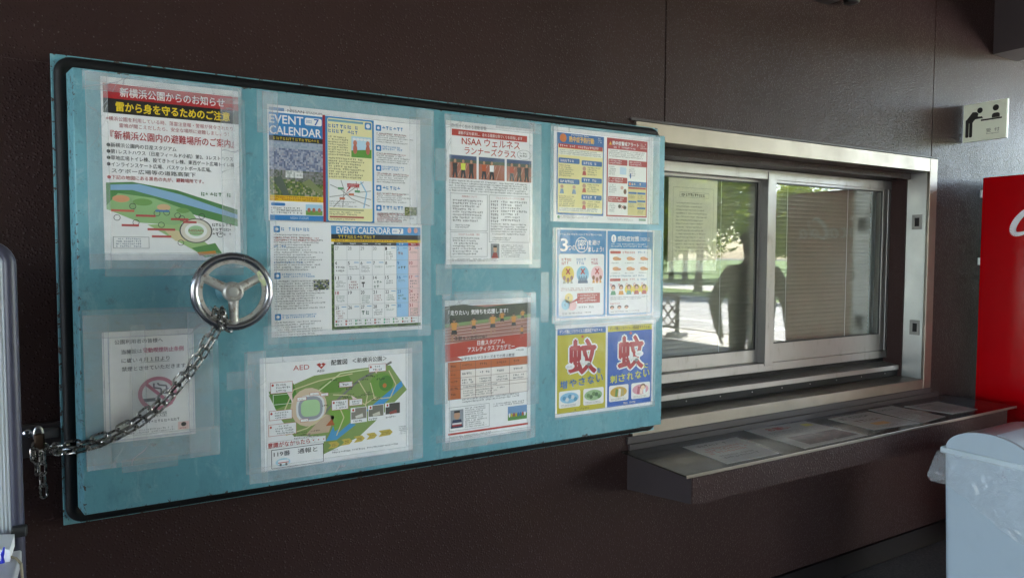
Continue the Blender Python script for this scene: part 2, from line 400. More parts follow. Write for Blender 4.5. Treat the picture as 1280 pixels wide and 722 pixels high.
    def done(s):
        org = Vector((0, 0, 0)); p = s.sheet
        while p is not None: org += p.location; p = p.parent
        for name, d in s.parts.items():
            if not d['f']: continue
            me = bpy.data.meshes.new(name); me.from_pydata([tuple(Vector(v)-org) for v in d['v']], [], d['f'])
            at_ = me.color_attributes.new('ink', 'FLOAT_COLOR', 'CORNER'); vals = []
            for f, c in zip(d['f'], d['c']): vals += [ink(c[0], c), ink(c[1], c), ink(c[2], c), 1.]*len(f)
            at_.data.foreach_set('color', vals); me.materials.append(M_INK); me.update()
            link(bpy.data.objects.new(name, me), s.sheet)

# ------------------------------------------------------------------ ground and street (structure)
def f_floor(nt, b):
    v = coord(nt); n = noise(nt, v, 2.2, 6, .65); g = noise(nt, v, 120, 3)
    c = ramp(nt, n, [(.3, (.034, .034, .036)), (.7, (.060, .058, .058))])
    nt.links.new(mix(nt, maprange(nt, g, .45, .75, 0, .5), c, (.15, .145, .14)), b.inputs['Base Color']); bump(nt, b, g, .4, .002)
M_FLOOR = mat('dark asphalt paving', rough=.75, fn=f_floor)
def f_conc(c0, c1):
    def g(nt, b):
        n = noise(nt, coord(nt), .7, 8, .65); nt.links.new(ramp(nt, n, [(.3, c0), (.7, c1)]), b.inputs['Base Color'])
        bump(nt, b, noise(nt, coord(nt), 60, 3), .3, .003)
    return g
M_CONC = mat('pale concrete', rough=.85, fn=f_conc((.36, .34, .31), (.44, .42, .39)))
M_ROAD = mat('grey asphalt road', rough=.85, fn=f_conc((.24, .235, .225), (.31, .30, .29)))
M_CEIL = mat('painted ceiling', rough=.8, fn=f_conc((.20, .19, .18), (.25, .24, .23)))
M_LINE = mat('white road paint', (.7, .7, .68), .7)
M_SOIL = mat('lawn', rough=.9, fn=lambda nt, b: nt.links.new(ramp(nt, noise(nt, coord(nt), 3, 8, .7), [(.3, (.055, .10, .018)), (.7, (.10, .16, .03))]), b.inputs['Base Color']))

def sheet(name, x0, x1, y0, y1, z, m, th=None):
    mb = MB()
    if th: mb.box(x0, x1, y0, y1, z-th, z)
    else: mb.add([(x0, y0, z), (x1, y0, z), (x1, y1, z), (x0, y1, z)], [(0, 1, 2, 3)])
    return tag(mb.build(name, m), kind='structure')
sheet('ground', -150, 220, -220, 150, -.012, M_FLOOR)
sheet('pavement', -14, 10.35, -60, -.012, 0, M_CONC)
sheet('covered_floor', -9, 8.9, -14.4, -.012, .004, M_FLOOR)
sheet('kerb', 10.35, 10.5, -80, 40, .02, M_CONC, .04)
sheet('road', 10.5, 17.4, -120, 60, -.006, M_ROAD)
sheet('road_marking', 12.0, 12.14, -120, 60, -.002, M_LINE)
sheet('verge_kerb', 17.4, 17.6, -70, 8, .10, M_CONC, .13)
sheet('grass_verge', 17.6, 21.2, -70, 8, .08, M_SOIL, .1)
sheet('plaza', 21.2, 26.5, -120, 60, -.002, M_CONC)
sheet('lawn', 26.5, 160, -180, 110, .05, M_SOIL, .1)

# ------------------------------------------------------------------ the building: wall panels, room, canopy
OX0, OX1, OZ0, OZ1 = 1.765, 3.62, .898, 1.953          # clear window opening
bw = thing('building_wall', (0, 0, 0), 'dark brown embossed metal wall behind the cyan door and reception window', 'wall')
def wall_panel(x0, x1, z0=.115, z1=3.35, zs=1.9):
    mb = MB(); hx0, hx1, hz0, hz1 = OX0-.03, OX1+.03, OZ0-.03, OZ1+.03
    g = .003; a, b = x0+g, x1-g
    def bx(p, q, r, s_):
        if q-p > 1e-4 and s_-r > 1e-4: mb.box(p, q, 0, .02, r, s_)
    if b < hx0 or a > hx1: bx(a, b, z0, z1)
    elif hz0 < z0: bx(a, b, max(z0, hz1), z1)
    else:
        ym = hz1
        bx(a, b, z0, hz0); bx(a, min(b, hx0), hz0, ym); mb.build('panel', M_WALL, bw); mb.__init__()
        bx(max(a, hx1), b, hz0, ym)
    mb.build('panel', M_WALL, bw)
for x0, x1 in ((-7.15, -5.35), (-5.35, -3.55), (-3.55, -1.75), (-1.75, 1.85), (1.85, 3.65), (3.65, 5.45), (5.45, 7.25), (7.25, 8.4)):
    wall_panel(x0, x1, OZ1+.0302)
for x0, x1 in ((-7.15, -3.55), (-3.55, 5.45), (5.45, 8.4)):
    wall_panel(x0, x1, .115, OZ1+.03)
MB().box(-7.15, 8.4, -.006, .02, .005, .108).build('skirting', mat('dark skirting', (.011, .008, .008), .6, spec=.2), bw)
mb = MB()                                                # backing with the window hole
for (p, q, r, s_) in ((-7.15, OX0-.035, 0, 3.35), (OX1+.035, 8.4, 0, 3.35), (OX0-.035, OX1+.035, OZ1+.035, 3.35), (OX0-.035, OX1+.035, 0, OZ0-.035)):
    mb.box(p, q, .024, .06, r, s_)
mb.build('backing', M_DARK, bw)
mb = MB()                                                # the room behind the window
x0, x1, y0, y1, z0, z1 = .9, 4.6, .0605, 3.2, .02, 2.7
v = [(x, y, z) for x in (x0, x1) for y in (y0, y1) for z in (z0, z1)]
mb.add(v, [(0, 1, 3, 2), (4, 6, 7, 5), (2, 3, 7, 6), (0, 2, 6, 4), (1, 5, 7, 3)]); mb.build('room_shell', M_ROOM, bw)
MB().box(8.402, 8.6, -.1, 6, .005, 3.35).build('end_wall', M_CONC, bw)
MB().box(-7.15, 8.4, .0605, .12, 2.75, 3.35).build('back_beam', M_DARK, bw)

cn = thing('canopy', (1, -5, 3.35), 'concrete canopy over the covered walk in front of the reception window', 'canopy')
MB().box(-9, 9.9, -15.6, 6, 3.36, 3.7).build('slab', M_CEIL, cn)
MB().box(-9, 9.9, -15.6, -15.2, 2.95, 3.355).build('edge_beam', M_CEIL, cn)
sw = thing('added_blocker_wall', (1, -9.2, 0), 'unseen concrete wall added across the covered walk to darken reflections', 'wall')  # out of view, added to block light and glare from this side
MB().box(-7.0, 6.2, -9.4, -9.0, .005, 3.355).build('slab', M_CONC, sw)

# dark overhead fixtures
a, b_ = at(1241, 67, Y=0), at(1271, 76, Y=0)
bb = thing('overhead_beam', (a.x, 0, a.z), 'dark brown boxed beam jutting from the wall above the reception sign', 'beam')
MB().box(a.x, b_.x, -1.3, -.001, a.z, 3.34).build('casing', M_TRIM, bb)
MB().box(a.x-.004, b_.x+.004, -1.3, -.002, a.z-.006, a.z-.001).build('edge_strip', M_TRIM, bb)
c1, c2 = at(1008, 0, Y=0), at(1035, 7, Y=0)
fx = thing('overhead_fixture', (2.75, 0, c1.z), 'dark boxed light fitting above the window, mostly out of view', 'fixture')
MB().rbox(2.30, c2.x, -.16, -.001, c2.z, c2.z+.22, .006).build('housing', M_TRIM, fx)
q = at(1062, 8, Y=-.05)
MB().lathe([(.012, 0), (.03, .006), (.036, .02), (.036, .06), (.02, .075)], (q.x, -.06, q.z+.004), (0, 0, 1), 20).build('lamp_head', M_BLACK, fx, smooth=True)
MB().tube([(q.x, -.06, q.z+.07), (q.x-.05, -.06, q.z+.10), (q.x-.12, -.06, q.z+.10)], .008).build('arm', M_BLACK, fx, smooth=True)
MB().tube([(q.x+.03, -.06, q.z+.05), (q.x+.08, -.055, q.z+.075), (q.x+.10, -.02, q.z+.09), (q.x+.10, -.002, q.z+.09)], .005).build('cable', M_BLACK, fx, smooth=True)

# ------------------------------------------------------------------ reception window
rw = thing('reception_window', (OX0, 0, OZ0), 'sliding aluminium reception window in a stainless steel surround', 'window')
FX0, FX1, FZ0, FZ1 = 1.700, 3.686, .850, 2.020
def wpart(n, m, *boxes, r=0, smooth=False, parent=None):
    mb = MB()
    for bx in boxes: (mb.rbox(*bx, r) if r else mb.box(*bx))
    return mb.build(n, m, parent or rw, smooth)
# stainless surround, butt-jointed
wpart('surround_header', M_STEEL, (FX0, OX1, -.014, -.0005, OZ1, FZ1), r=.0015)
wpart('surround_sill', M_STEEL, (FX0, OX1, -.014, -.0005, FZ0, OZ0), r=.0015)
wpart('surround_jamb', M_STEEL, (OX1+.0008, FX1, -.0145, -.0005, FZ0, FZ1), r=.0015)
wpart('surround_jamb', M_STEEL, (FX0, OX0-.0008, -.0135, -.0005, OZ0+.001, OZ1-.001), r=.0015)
# painted bead round the surround
wpart('bead', M_TRIM, (FX0-.02, FX1+.012, -.010, -.0005, FZ1+.002, FZ1+.012), r=.002)
wpart('bead', M_TRIM, (FX1+.002, FX1+.010, -.008, -.0005, FZ0-.01, FZ1+.001), r=.002)
wpart('bead', M_TRIM, (FX0-.02, FX1+.012, -.010, -.0005, FZ0-.03, FZ0-.002), r=.002)
# reveal linings
rv = wpart('reveal_lining', M_STEELV, (OX1, OX1+.02, .0, .100, OZ0, OZ1))
wpart('reveal_panel', M_WALL, (OX1-.006, OX1+.02, .101, .225, OZ0, OZ1))
wpart('reveal_panel', M_WALL, (OX0-.02, OX0+.004, .101, .225, OZ0, OZ1))
wpart('reveal_lining', M_STEELV, (OX0-.02, OX0, .0, .100, OZ0, OZ1))
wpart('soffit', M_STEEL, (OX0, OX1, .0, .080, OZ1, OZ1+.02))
wpart('fascia', M_WALL, (OX0+.004, OX1-.006, .081, .190, OZ1-.030, OZ1+.02))
# strike plates in the stainless lining
for (px, py) in ((1146.5, 277.5), (1143.5, 409)):
    c = at(px, py, X=OX1)
    sp = wpart('strike_plate', M_ALU, (OX1-.003, OX1-.0003, c.y-.026, c.y+.026, c.z-.038, c.z-.022), (OX1-.003, OX1-.0003, c.y-.026, c.y+.026, c.z+.022, c.z+.038),
               (OX1-.003, OX1-.0003, c.y-.026, c.y-.012, c.z-.022, c.z+.022), (OX1-.003, OX1-.0003, c.y+.012, c.y+.026, c.z-.022, c.z+.022), parent=rv)
    wpart('slot', M_DARK, (OX1-.001, OX1-.0002, c.y-.012, c.y+.012, c.z-.022, c.z+.022), parent=rv)
    for dy in (-.019, .019):
        for dz in (-.03, .03): MB().lathe([(.004, 0), (.004, .002), (.002, .003)], (OX1-.003, c.y+dy, c.z+dz), (-1, 0, 0), 8).build('screw', M_ALU, rv)
# stepped sill and track: y, z levels read on the photo column x = 850
zc = lambda py, Y: at(850, py, Y=Y).z
z_r1, z_n1 = zc(498, .117), zc(491.5, .113)
z_t = zc(483.5, .185); z_b0, z_b1 = zc(477, .180), zc(465.5, .180)
wpart('sill_plate', M_STEEL, (OX0, OX1, .0, .118, OZ0-.02, OZ0))
wpart('sill_gasket', M_RUBBER, (OX0+.004, OX1-.006, .119, .150, OZ0+.0005, z_r1))
MB().prism_x([(.113, z_r1+.0005), (.113, z_n1), (.200, z_t), (.200, z_r1+.0005)], OX0+.004, OX1-.006).build('sill_track', M_ALU, rw)
for k in range(9): MB().lathe([(.003, 0), (.003, .002), (.0015, .003)], (1.9+k*.2, .1186, OZ0+.02), (0, -1, 0), 8).build('screw', M_ALUD, rw)
wpart('track_gap', M_DARK, (OX0+.004, OX1-.006, .201, .24, z_t-.02, z_b0))
# outer aluminium frame
X_R = at(1106, 300, Y=.19).x; z_f0, z_f1 = zc(215.5, .185), zc(203.5, .185)
wpart('frame_rail', M_ALU, (OX0+.004, OX1-.0065, .180, .250, z_b0+.0005, z_b1), r=.002)
wpart('frame_rail', M_ALU, (OX0+.004, OX1-.0065, .180, .250, z_f0, z_f1+.004), r=.002)
wpart('frame_cap', M_ALUD, (OX0+.004, OX1-.0065, .178, .26, z_f1+.008, OZ1+.02))
xa, xb = at(957.5, 340, Y=.180).x, at(968, 340, Y=.180).x
wpart('frame_mullion', M_ALU, (xa, xb, .176, .250, z_b1-.012, z_f1-.002), r=.002)
wpart('frame_jamb', M_ALU, (OX1-.030, OX1-.0065, .182, .250, z_b1+.0005, z_f0-.0005), r=.002)
wpart('frame_jamb', M_ALU, (OX0+.004, OX0+.03, .182, .250, z_b1+.0005, z_f0-.0005), r=.002)
# sashes: right one outer, left one inner
def sash(name, x0, x1, z0, z1, yc, wl, wr, wb, wt):
    mb = MB(); y0, y1 = yc-.012, yc+.012
    mb.rbox(x0, x0+wl, y0, y1, z0, z1, .002); mb.rbox(x1-wr, x1, y0, y1, z0, z1, .002)
    mb.box(x0+wl, x1-wr, y0+.0006, y1-.0006, z0, z0+wb); mb.box(x0+wl, x1-wr, y0+.0006, y1-.0006, z1-wt, z1)
    s_ = mb.build(name, M_ALU, rw)
    MB().box(x0+wl-.001, x1-wr+.001, yc-.003, yc+.003, z0+wb-.001, z1-wt+.001).build('pane', M_GLASS, s_)
    mb = MB(); e = .006
    mb.box(x0+wl, x1-wr, yc-.0085, yc-.0035, z0+wb, z0+wb+e); mb.box(x0+wl, x1-wr, yc-.0085, yc-.0035, z1-wt-e, z1-wt)
    mb.box(x0+wl, x0+wl+e, yc-.0085, yc-.0035, z0+wb+e, z1-wt-e); mb.box(x1-wr-e, x1-wr, yc-.0085, yc-.0035, z0+wb+e, z1-wt-e)
    mb.build('glazing_seal', M_BLACK, s_); return s_
YR, YL = .196, .232
zr0 = at(1000, 458, Y=YR).z; zr_g = at(1000, 436, Y=YR).z
sash('sash', xb-.012, OX1-.0315, max(zr0, z_b1+.001), z_f0+.01, YR, .014, .040, zr_g-zr0, at(1000, 221, Y=YR).z and (z_f0+.01-at(1000, 231, Y=YR).z))
xl = at(944, 340, Y=YL).x
zl_g = at(880, 443, Y=YL).z
sash('sash', OX0+.0315, xl+.045, z_b1+.001, z_f0+.01, YL, .04, .045, zl_g-z_b1, .02)
# wall of the room seen between blind and jamb
# ------------------------------------------------------------------ venetian blind
YB = .300
bl_x0, bl_x1 = OX0+.02, at(1087, 300, Y=YB).x
bd = thing('venetian_blind', (bl_x0, YB, 2.0), 'tan venetian blind lowered behind the reception window glass', 'blind')
sl = MB(); nseg = 6
w_, tilt = .026, math.radians(68)
vs = []
for k in range(nseg+1):
    t = (k/nseg-.5)*w_; bow = .002*(1-(2*k/nseg-1)**2)
    y = t*math.cos(tilt)-bow*math.sin(tilt); z = t*math.sin(tilt)+bow*math.cos(tilt)
    vs += [(0, y, z), (bl_x1-bl_x0, y, z)]
sl.add(vs, [(2*k, 2*k+1, 2*k+3, 2*k+2) for k in range(nseg)])
sl_me = sl.data('slat', M_TAN, smooth=True)
zz = 1.915; rs = random.Random(4); ns = 0
while zz > .96:
    o = link(bpy.data.objects.new('slat', sl_me), bd); o.location = (rs.uniform(-.001, .001), rs.uniform(-.001, .001), zz-2.0); o.rotation_euler = (rs.uniform(-.06, .06), 0, rs.uniform(-.0012, .0012)); zz -= .0208; ns += 1
MB().rbox(bl_x0, bl_x1, YB-.015, YB+.015, 1.93, 1.955, .003).build('headrail', M_TAN, bd)
for fx_ in (.12, .37, .62, .88):
    x = bl_x0+(bl_x1-bl_x0)*fx_
    MB().tube([(x, YB-.014, 1.93), (x, YB-.014, .97)], .0011, 6).build('ladder_cord', M_PAPER, bd)
MB().rbox(bl_x0, bl_x1, YB-.01, YB+.01, .945, .958, .003).build('bottom_rail', M_TAN, bd)
ct = thing('room_curtain', (bl_x1+.1, YB+.05, .95), 'pale grey curtain edge beside the blind inside the window', 'curtain')
mb = MB(); n = 24
vs = [(bl_x1-.02+.4*k/n, YB+.05+.012*math.sin(k*1.7), z) for k in range(n+1) for z in (.92, 1.97)]
mb.add(vs, [(2*k, 2*k+2, 2*k+3, 2*k+1) for k in range(n)]).build('cloth', mat('pale curtain', (.55, .60, .60), .8), ct, smooth=True)

# ------------------------------------------------------------------ counter shelf under the window
SX0, SX1, SY, SZ = 1.656, 3.85, -.338, .797
M_TOP = mat('dark glossy counter top', metal=.0, rough=.12, fn=lambda nt, b: (
    nt.links.new(mix(nt, maprange(nt, noise(nt, coord(nt), 4, 7, .7), .4, .75, 0, .6), (.020, .017, .014), (.055, .046, .034)), b.inputs['Base Color']),
    nt.links.new(maprange(nt, noise(nt, coord(nt), 7, 7, .7), .3, .7, .08, .28), b.inputs['Roughness'])))
cs = thing('counter_shelf', (SX0, 0, SZ-.15), 'brown steel counter shelf with a glossy dark top below the reception window', 'shelf')
MB().rbox(SX0, SX1, SY, -.0007, SZ-.006, SZ, .0015).build('top_plate', M_TOP, cs)
MB().rbox(SX0+.001, SX1-.001, SY-.004, SY-.0005, SZ-.010, SZ+.001, .0012).build('nosing', M_STEEL, cs)
MB().box(SX0+.034, SX1-.08, SY+.002, SY+.018, SZ-.105, SZ-.0065).build('front_apron', M_WALL, cs)
for xa_, xb_ in ((SX0+.031, SX0+.0335), (SX1-.0795, SX1-.077)):
    mb = MB(); pr = [(SY+.006, SZ-.0065), (-.0007, SZ-.0065), (-.0007, SZ-.150), (SY+.006, SZ-.103)]
    mb.prism_x(pr, xa_, xb_); mb.build('end_panel', M_TRIM, cs)
mb = MB(); mb.prism_x([(SY+.0185, SZ-.1005), (SY+.0185, SZ-.104), (-.0007, SZ-.148), (-.0007, SZ-.143)], SX0+.034, SX1-.08); mb.build('underside', M_TRIM, cs)
MB().box(SX0+.034, SX1-.08, -.012, -.0006, SZ+.0005, FZ0-.031).build('back_strip', M_TRIM, cs)

# ------------------------------------------------------------------ the cyan hatch door folded back against the wall
YF, YG = -.150, -.060
D0, D1 = at(89.5, 83.7, Y=YF), at(827.5, 530, Y=YF)
dx0, dx1, dz0, dz1 = -.0512, 1.717, 1.53-.6073, 1.53+.4164
ov = .0455
hd = thing('hatch_door', (.83, YG, dz0-ov), 'open cyan steel hatch door covered in taped notices, with rubber seal', 'door')
MB().rbox(dx0-ov, dx1+ov, YG, YG+.008, dz0-ov, dz1+ov, .0015).build('flange', M_CYAN, hd)
bm = bmesh.new(); bmesh.ops.create_cube(bm, size=1)
for v_ in bm.verts:
    base = v_.co.y > 0
    v_.co = Vector(((dx1+.004 if base else dx1) if v_.co.x > 0 else (dx0-.019 if base else dx0), YG-.0005 if base else YF, dz1 if v_.co.z > 0 else dz0))
bmesh.ops.bevel(bm, geom=bm.edges[:], offset=.003, segments=2, profile=.5, affect='EDGES'); bm.verts.index_update()
MB().add([v_.co for v_ in bm.verts], [[v_.index for v_ in f_.verts] for f_ in bm.faces]).build('raised_panel', M_CYAN, hd, smooth=True); bm.free()
def rr_path(x0, x1, z0, z1, r, y, n=8):
    P = []
    for cx, cz, a0 in ((x1-r, z1-r, 0), (x0+r, z1-r, 90), (x0+r, z0+r, 180), (x1-r, z0+r, 270)):
        for k in range(n+1):
            a = math.radians(a0+90*k/n); P.append((cx+r*math.cos(a), y, cz+r*math.sin(a)))
    return P
e = .0225
MB().tube(rr_path(dx0-ov+e, dx1+ov-e, dz0-ov+e, dz1+ov-e, .022, YG-.011), .0165, 12, closed=True).build('gasket', M_RUBBER, hd, smooth=True)
MB().tube(rr_path(dx0-.010, dx1+.008, dz0-.006, dz1+.006, .01, YG-.006), .0055, 8, closed=True).build('gasket_channel', M_RUBBER, hd, smooth=True)
for z in (1.15, 1.75):
    MB().rbox(1.55, 1.72, YG+.0085, -.0155, z-.04, z+.04, .004).build('hinge_block', M_DARK, hd)
MB().rbox(.2, .3, YG+.0085, -.0007, 1.4, 1.5, .004).build('standoff', M_DARK, hd)
# hand wheel
wc = Vector((.269, -.222, 1.53-.0925)); WR = .085
hw = MB().tube([wc+Vector((WR*math.cos(a), 0, WR*math.sin(a))) for a in [2*math.pi*k/48 for k in range(48)]], .0105, 14, closed=True).build('handwheel', M_CHROME, hd, smooth=True)
MB().lathe([(.024, 0), (.024, .022), (.021, .026), (.018, .027), (.018, .024)], wc+Vector((0, .010, 0)), (0, -1, 0), 28).build('hub', M_CAST, hw, smooth=True)
MB().lathe([(.0115, 0), (.0115, .003), (.0085, .0035), (.0085, .006), (.0030, .006), (.0030, .004)], wc+Vector((0, -.0142, 0)), (0, -1, 0), 20).build('bolt', M_STEELV, hw, smooth=True)
for a in (-88, 28, 152):
    a = math.radians(a); d = Vector((math.cos(a), 0, math.sin(a)))
    P = [wc+d*t+Vector((0, dy, 0)) for t, dy in ((.015, -.003), (.035, -.001), (.06, .002), (.08, .003), (WR-.003, .001))]
    MB().tube(P, [.013, .0115, .0105, .012, .016], 12).build('spoke', M_CAST, hw, smooth=True)
# web flange just inside the rim
mb = MB(); n = 48
for k in range(n):
    a, b_ = 2*math.pi*k/n, 2*math.pi*(k+1)/n
    q = lambda t, r_, y: (wc.x+r_*math.cos(t), wc.y+y, wc.z+r_*math.sin(t))
    mb.add([q(a, WR-.004, -.005), q(b_, WR-.004, -.005), q(b_, WR-.017, -.004), q(a, WR-.017, -.004), q(a, WR-.004, .007), q(b_, WR-.004, .007), q(b_, WR-.017, .006), q(a, WR-.017, .006)],
           [(0, 1, 2, 3), (4, 7, 6, 5), (3, 2, 6, 7)])
mb.build('rim_web', M_CAST, hw, smooth=True)
a0, a1 = math.radians(10), math.radians(40)
mb = MB(); P = [(wc.x+r_*math.cos(a0+(a1-a0)*k/6), wc.y-.0085, wc.z+r_*math.sin(a0+(a1-a0)*k/6)) for k in range(7) for r_ in (WR-.020+.006*abs(k-3)/3, WR-.006)]
mb.add(P, [(2*k, 2*k+1, 2*k+3, 2*k+2) for k in range(6)]); mb.build('paint_patch', mat('yellowed paint', lin('c6cda0'), .5), hw)
MB().lathe([(.013, 0), (.013, .075)], (wc.x, YF+.002, wc.z), (0, -1, 0), 18).build('shaft', M_STEELV, hd, smooth=True)
MB().lathe([(.030, 0), (.030, .008), (.022, .014), (.018, .02)], (wc.x, YF-.0003, wc.z), (0, -1, 0), 24).build('shaft_collar', M_CYAN, hd, smooth=True)

# ------------------------------------------------------------------ bracket, padlock and chain at the free edge of the door
br = thing('wall_bracket', (-.15, 0, 1.05), 'dark steel bracket bolted to the wall at the free edge of the cyan door', 'bracket')
bc = at(50, 548, Y=-.02)
MB().rbox(bc.x-.055, bc.x+.045, -.012, -.0006, bc.z-.045, bc.z+.035, .002).build('plate', M_TRIM, br)
MB().rbox(bc.x-.012, bc.x+.040, -.052, -.0125, bc.z+.006, bc.z+.024, .003).build('lug', M_ALUD, br)
qb = at(35.5, 541, Y=-.012)
MB().lathe([(.011, 0), (.011, .006), (.006, .010), (.002, .011)], (qb.x, -.0122, qb.z), (0, -1, 0), 14).build('bolt', M_CHROME, br, smooth=True)
pl = thing('padlock', (bc.x, -.06, bc.z-.03), 'small rusty brown padlock hanging from the wall bracket', 'padlock')
pc = at(48.5, 548, Y=-.066)
MB().rbox(pc.x-.009, pc.x+.011, -.075, -.057, pc.z-.025, pc.z+.012, .004, 3).build('body', M_RUST, pl, smooth=True)
MB().tube([pc+Vector((.008*math.cos(math.pi*k/10), 0, .012+.016*math.sin(math.pi*k/10))) for k in range(11)], .003, 8).build('shackle', M_STEELV, pl, smooth=True)

LK, LR = .0268, .0027                        # pitch and wire radius of a link
def link_mesh():
    P = []; hl, r = .0135, .0072
    for k in range(9):
        a = -math.pi/2+math.pi*k/8; P.append((hl-r*.45+r*.85*math.cos(a), r*math.sin(a), 0))
    for k in range(9):
        a = math.pi/2+math.pi*k/8; P.append((-hl+r*.45+r*.85*math.cos(a), r*math.sin(a), 0))
    return MB().tube(P, LR, 8, closed=True).data('link', M_CHAIN, smooth=True)
LM = link_mesh()
ch = thing('chain', (0, -.15, .9), 'doubled steel chain looped from the handwheel to the wall bracket', 'chain')
def lay(path, phase=0.):
    path = [Vector(p) for p in path]; fine = []
    for i in range(len(path)-1):                      # Catmull-Rom
        p0, p1, p2, p3 = path[max(i-1, 0)], path[i], path[i+1], path[min(i+2, len(path)-1)]
        for k in range(24):
            t = k/24; fine.append(.5*((2*p1)+(p2-p0)*t+(2*p0-5*p1+4*p2-p3)*t*t+(3*p1-p0-3*p2+p3)*t**3))
    fine.append(path[-1]); acc = [0]
    for a, b in zip(fine, fine[1:]): acc.append(acc[-1]+(b-a).length)
    n = int(acc[-1]/LK); j = 0; rs = random.Random(int(phase*100)+7)
    for i in range(n):
        s_ = (i+.5)*LK
        while acc[j+1] < s_: j += 1
        p = fine[j].lerp(fine[j+1], (s_-acc[j])/(acc[j+1]-acc[j])); t = (fine[min(j+3, len(fine)-1)]-fine[max(j-3, 0)]).normalized()
        up = Vector((0, -1, 0)); side = up.cross(t).normalized(); up = t.cross(side)
        roll = phase+(i % 2)*math.pi/2+rs.uniform(-.15, .15)
        y = side*math.cos(roll)+up*math.sin(roll); z = t.cross(y)
        o = link(bpy.data.objects.new('link', LM), ch)
        m = Matrix(((t.x, y.x, z.x, p.x), (t.y, y.y, z.y, p.y), (t.z, y.z, z.z, p.z), (0, 0, 0, 1)))
        o.matrix_local = Matrix.Translation(-Vector(ch.location)) @ m
strand = [((276, 399), -.226), ((262, 424), -.218), ((243, 455), -.205), ((222, 481), -.195), ((197, 507), -.185), ((168, 529), -.175), ((138, 545), -.17), ((106, 556), -.168), ((82, 560), -.150), ((62, 563), -.088)]
lay([at(x-2, y-4, Y=Y) for (x, y), Y in strand], .35)
lay([at(x+(4 if x > 200 else 1), y+(4 if x < 220 else 0), Y=Y+.012) for (x, y), Y in strand], 1.1)
# wrap round the rim
wp = []
rimc = at(270, 398, Y=-.222)
for k in range(15):
    a = 2*math.pi*k/14*1.4; wp.append(rimc+Vector((.012*math.sin(a*.3)+.010*k/14-.006, -.021*math.cos(a), .021*math.sin(a)+.002*k/14)))
lay(wp, .2)
lay([w_+Vector((.016, -.002, -.008)) for w_ in wp[:11]], .9)
# free ends below the padlock
e0 = at(47, 563, Y=-.066)
lay([e0, e0+Vector((-.002, 0, -.05)), e0+Vector((.001, .002, -.08))], .2)
lay([e0+Vector((.010, -.012, 0)), e0+Vector((.009, -.012, -.06)), e0+Vector((.011, -.01, -.112))], .9)
lay([e0+Vector((.016, .0, .004)), e0+Vector((.004, -.004, .012)), e0+Vector((-.008, -.004, .004)), e0+Vector((-.006, -.006, -.03))], .5)

# ------------------------------------------------------------------ reception sign projecting from the wall
s0, s1 = at(1204, 132, Y=-.004), at(1204, 179, Y=-.004)
sx = (s0.x+s1.x)/2
sg = thing('reception_sign', (sx, 0, s1.z), 'square white reception pictogram sign projecting from the wall above the red machine', 'sign')
M_SIGN = mat('cream sign face', lin('dfe3cf'), .4)
SW, SH = .205, s0.z-s1.z
MB().rbox(sx, sx+.007, -SW-.004, -.004, s1.z, s0.z, .001).build('board', M_SIGN, sg)
MB().rbox(sx+.0075, sx+.015, -SW-.006, -.004, s1.z, s0.z, .001).build('back_board', M_STEELV, sg)
pr = Print(sg, lambda u, v, l: (sx-.0003-l, -.004-SW*u, s0.z-SH*v), 1.0, 3)
K = '23211c'
pr.part('pictogram')
pr.ell(.39, .20, .065, .075, K); pr.ell(.755, .19, .07, .08, K)
pr.poly([(.07, .42), (.22, .22), (.31, .23), (.36, .28), (.34, .36), (.25, .46), (.21, .53), (.07, .47)], K, 1)
pr.rrect(.06, .40, .14, .88, .03, K, 2); pr.rrect(.15, .45, .225, .88, .03, K, 2)
pr.poly([(.28, .34), (.45, .37), (.455, .41), (.28, .42)], K, 3)
pr.poly([(.42, .36), (.44, .36), (.47, .42), (.45, .42)], K, 4)
pr.rect(.42, .445, .90, .485, K)
pr.rrect(.67, .32, .85, .44, .06, K, 1); pr.rect(.67, .38, .85, .44, K, 2)
pr.txt('受', .55, .70, .66, .80, K); pr.txt('付', .74, .70, .85, .80, K); pr.txt('Reception', .56, .82, .84, .86, '5a5a50'); pr.done()

# ------------------------------------------------------------------ red vending machine
VX, VY0, VY1, VT = 4.05, -.05, -.79, 1.945
vm = thing('vending_machine', (VX+.5, (VY0+VY1)/2, 0), 'red drink vending machine with white script lettering on its side', 'vending machine')
MB().rbox(VX, VX+1.0, VY1+.07, VY0, .06, VT, .008, 3).build('cabinet', M_RED, vm, smooth=True)
MB().rbox(VX+.003, VX+.997, VY1, VY1+.067, .10, VT-.004, .01, 3).build('front_door', M_RED, vm, smooth=True)
MB().rbox(VX+.06, VX+.94, VY1-.006, VY1-.0003, 1.02, 1.80, .003).build('display_window', mat('display glass', (.55, .57, .6), .06), vm)
DR = [mat('drink '+c, lin(c), .3) for c in ('b01018', '1d6b38', '1c3f86', 'd9b23a', 'e8e6e0', '4a2a1a')]
for r_ in range(3):
    for k in range(9):
        MB().lathe([(.024, 0), (.026, .01), (.026, .12), (.012, .155), (.012, .17)], (VX+.11+k*.095, VY1-.034, 1.09+r_*.235), (0, 0, 1), 10).build('bottle', DR[(k*5+r_*2) % 6], vm, smooth=True)
    MB().rbox(VX+.07, VX+.93, VY1-.062, VY1-.0065, 1.07+r_*.235, 1.088+r_*.235, .002).build('display_shelf', M_REDW, vm)
MB().rbox(VX+.62, VX+.92, VY1-.012, VY1-.0003, .70, .96, .003).build('coin_panel', M_ALU, vm)
MB().rbox(VX+.14, VX+.62, VY1-.012, VY1-.0003, .22, .42, .004).build('pickup_flap', M_BLACK, vm)
for x in (VX+.06, VX+.90):
    for y in (VY0-.08, VY1+.10): MB().lathe([(.03, 0), (.03, .03), (.014, .035), (.014, .062)], (x, y, .0045), (0, 0, 1), 12).build('foot', M_ALUD, vm)
